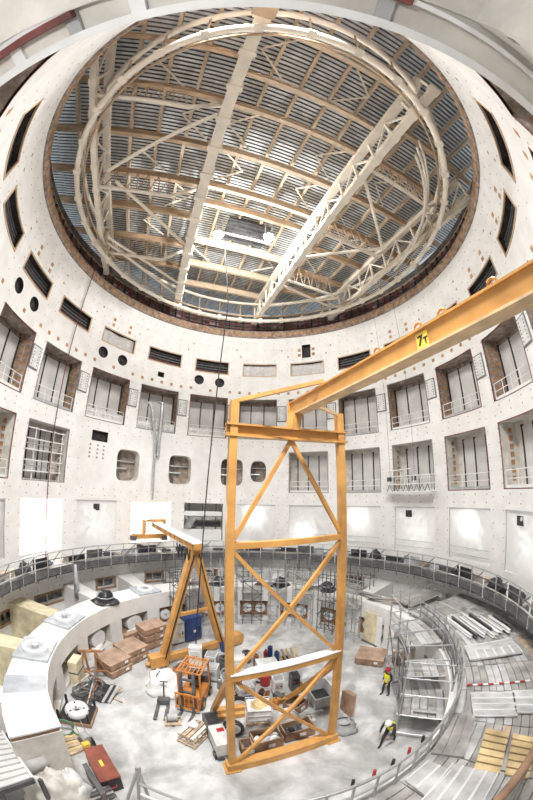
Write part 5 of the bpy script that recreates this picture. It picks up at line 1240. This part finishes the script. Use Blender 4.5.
# ------------------------------------------------------------------ people
def person(name, lab, L, rz, J, helmet, sc=1.0):
    """J: joints -> points; grown with the Skin modifier into one body mesh"""
    order = ['pelvis', 'waist', 'chest', 'neck', 'head', 'crown', 'shl', 'ell', 'wrl', 'hal', 'shr', 'elr', 'wrr', 'har', 'hipl', 'knl', 'anl', 'tol', 'hipr', 'knr', 'anr', 'tor']
    rads = dict(pelvis=0.15, waist=0.14, chest=0.16, neck=0.06, head=0.095, crown=0.075, shl=0.075, ell=0.055, wrl=0.04, hal=0.035, shr=0.075, elr=0.055, wrr=0.04, har=0.035, hipl=0.1, knl=0.07, anl=0.05, tol=0.045, hipr=0.1, knr=0.07, anr=0.05, tor=0.045)
    E = [('pelvis','waist'),('waist','chest'),('chest','neck'),('neck','head'),('head','crown'),('chest','shl'),('shl','ell'),('ell','wrl'),('wrl','hal'),('chest','shr'),('shr','elr'),('elr','wrr'),('wrr','har'),('pelvis','hipl'),('hipl','knl'),('knl','anl'),('anl','tol'),('pelvis','hipr'),('hipr','knr'),('knr','anr'),('anr','tor')]
    me = bpy.data.meshes.new('body'); ix = {n: i for i, n in enumerate(order)}
    me.from_pydata([V(J[n])*sc for n in order], [(ix[a], ix[c]) for a, c in E], [])
    tmp = bpy.data.objects.new('tmp_body', me); COL.objects.link(tmp)
    tmp.modifiers.new('skin', 'SKIN'); md = tmp.modifiers.new('sub', 'SUBSURF'); md.levels = md.render_levels = 2
    for n in order:
        sv_ = me.skin_vertices[0].data[ix[n]]; r = rads[n]*sc; sv_.radius = (r*(1.25 if n in ('chest', 'pelvis', 'waist') else 1), r); sv_.use_root = n == 'pelvis'
    dg = bpy.context.evaluated_depsgraph_get(); out = bpy.data.meshes.new_from_object(tmp.evaluated_get(dg)); bpy.data.objects.remove(tmp)
    out.materials.clear(); out.materials.append(CLOTH); out.materials.append(SKIN); out.materials.append(BLACK)
    hd_ = V(J['head'])*sc; nk_ = V(J['neck'])*sc; hands = [V(J['hal'])*sc, V(J['har'])*sc]; toes = [V(J['tol'])*sc, V(J['tor'])*sc]
    for p in out.polygons:
        c = p.center; p.use_smooth = True
        if (c-hd_).length < 0.17*sc or min((c-h).length for h in hands) < 0.09*sc: p.material_index = 1
        elif min((c-h).length for h in toes) < 0.2*sc: p.material_index = 2
    o = bpy.data.objects.new(name, out); COL.objects.link(o); o.location = L; o.rotation_euler = (0,0,rz); tag(o, lab, 'person')
    # face, fingers
    fd = V(J['face']).normalized(); side = fd.cross(V((0,0,1))).normalized()
    part('nose', MB().tube(hd_+fd*0.085*sc, hd_+fd*0.125*sc+V((0,0,-0.02)), 0.02, 6, 0.008), SKIN, o)
    for s in (-1, 1): part('eye', MB().box(hd_+fd*0.095*sc+side*0.035*s+V((0,0,0.025)), (0.022, 0.022, 0.012)), INK, o); part('ear', MB().box(hd_+side*0.098*s, (0.03, 0.03, 0.06)), SKIN, o)
    part('mouth', MB().box(hd_+fd*0.092*sc+V((0,0,-0.055)), (0.03, 0.03, 0.01)), REDHAT, o)
    for wn, hn in (('wrl', 'hal'), ('wrr', 'har')):
        w0, h0 = V(J[wn])*sc, V(J[hn])*sc; d = (h0-w0).normalized(); s = d.cross(fd).normalized() if d.cross(fd).length > 0.1 else side
        for i, ln in enumerate((0.065, 0.08, 0.085, 0.07)):
            q = h0+s*(-0.03+0.02*i); part('finger', MB().path([q, q+d*ln*0.55, q+d*ln*0.9+fd*ln*0.35], 0.009, 6), SKIN, o)
        part('thumb', MB().path([h0-d*0.04-s*0.04, h0-s*0.065, h0+d*0.03-s*0.06], 0.011, 6), SKIN, o)
    # vest over chest and waist
    vs = []; n = 16; rings = [(V(J['pelvis'])*sc, 0.205, 0.175), (V(J['waist'])*sc, 0.205, 0.18), (V(J['waist']).lerp(V(J['chest']), 0.6)*sc, 0.225, 0.19), (V(J['chest'])*sc, 0.235, 0.195), (V(J['chest']).lerp(V(J['neck']), 0.55)*sc, 0.17, 0.13)]
    for c, rx, ry in rings:
        for i in range(n): a = 2*pi*i/n; vs.append(c+side*(rx*cos(a)*sc)+fd*(ry*sin(a)*sc))
    vst = part('safety_vest', MB().add(vs, [(k*n+i, k*n+(i+1)%n, (k+1)*n+(i+1)%n, (k+1)*n+i) for k in range(4) for i in range(n)]), HIVIS, o, smo=True)
    c0, c1 = V(J['waist'])*sc, V(J['waist']).lerp(V(J['chest']), 0.3)*sc
    vs = []
    for c in (c0, c1):
        for i in range(n): a = 2*pi*i/n; vs.append(c+side*(0.222*cos(a)*sc)+fd*(0.19*sin(a)*sc))
    part('reflective_band', MB().add(vs, [(i, (i+1)%n, n+(i+1)%n, n+i) for i in range(n)]), WRAIL, vst)
    cr = V(J['crown'])*sc; ax = (cr-hd_).normalized(); h0 = hd_.lerp(cr, 0.3)
    hb = MB(); vs = []; prof = [(0.165, 0.0), (0.15, 0.03), (0.145, 0.07), (0.11, 0.13), (0.05, 0.16), (0.001, 0.165)]
    sx = ax.cross(fd).normalized(); sy = sx.cross(ax)
    for r, h in prof:
        for i in range(14):
            a = 2*pi*i/14; vs.append(h0+ax*h*sc+(sx*cos(a)*r*0.88+sy*sin(a)*r)*sc)
    hb.add(vs, [(k*14+i, k*14+(i+1)%14, (k+1)*14+(i+1)%14, (k+1)*14+i) for k in range(5) for i in range(14)])
    part('helmet', hb, helmet, o, smo=True)
    return o
STAND = dict(pelvis=(0,0,0.95), waist=(0,0,1.12), chest=(0,-0.02,1.36), neck=(0,-0.02,1.52), head=(0,-0.05,1.64), crown=(0,-0.05,1.74), face=(0,-1,-0.1),
    shl=(-0.2,0,1.43), ell=(-0.27,0.03,1.15), wrl=(-0.24,-0.12,0.93), hal=(-0.23,-0.16,0.86), shr=(0.2,0,1.43), elr=(0.27,0.03,1.15), wrr=(0.22,-0.14,0.95), har=(0.2,-0.2,0.9),
    hipl=(-0.1,0,0.9), knl=(-0.12,-0.1,0.5), anl=(-0.13,-0.12,0.09), tol=(-0.14,-0.28,0.045), hipr=(0.1,0,0.9), knr=(0.12,0.03,0.5), anr=(0.13,0.1,0.09), tor=(0.14,-0.05,0.045))
person('person', 'worker in yellow vest and red helmet standing by the stair scaffold', (7.05, -1.2, FLOOR), rad(-75), STAND, REDHAT, 1.04)
STOOP = dict(pelvis=(0,0.05,0.88), waist=(0,-0.03,1.04), chest=(0,-0.2,1.24), neck=(0,-0.3,1.36), head=(0,-0.38,1.45), crown=(0,-0.42,1.54), face=(0,-1,-0.5),
    shl=(-0.2,-0.22,1.3), ell=(-0.26,-0.36,1.06), wrl=(-0.2,-0.55,0.95), hal=(-0.18,-0.62,0.92), shr=(0.2,-0.22,1.3), elr=(0.27,-0.3,1.04), wrr=(0.2,-0.5,0.9), har=(0.17,-0.57,0.87),
    hipl=(-0.1,0.05,0.84), knl=(-0.12,-0.3,0.52), anl=(-0.13,-0.42,0.1), tol=(-0.14,-0.58,0.045), hipr=(0.1,0.05,0.84), knr=(0.13,0.1,0.45), anr=(0.13,0.32,0.09), tor=(0.14,0.18,0.045))
person('person', 'worker in yellow vest and white helmet striding bent forward below the stair scaffold', (5.95, -4.55, FLOOR), rad(-50), STOOP, WHITEHAT, 1.06)
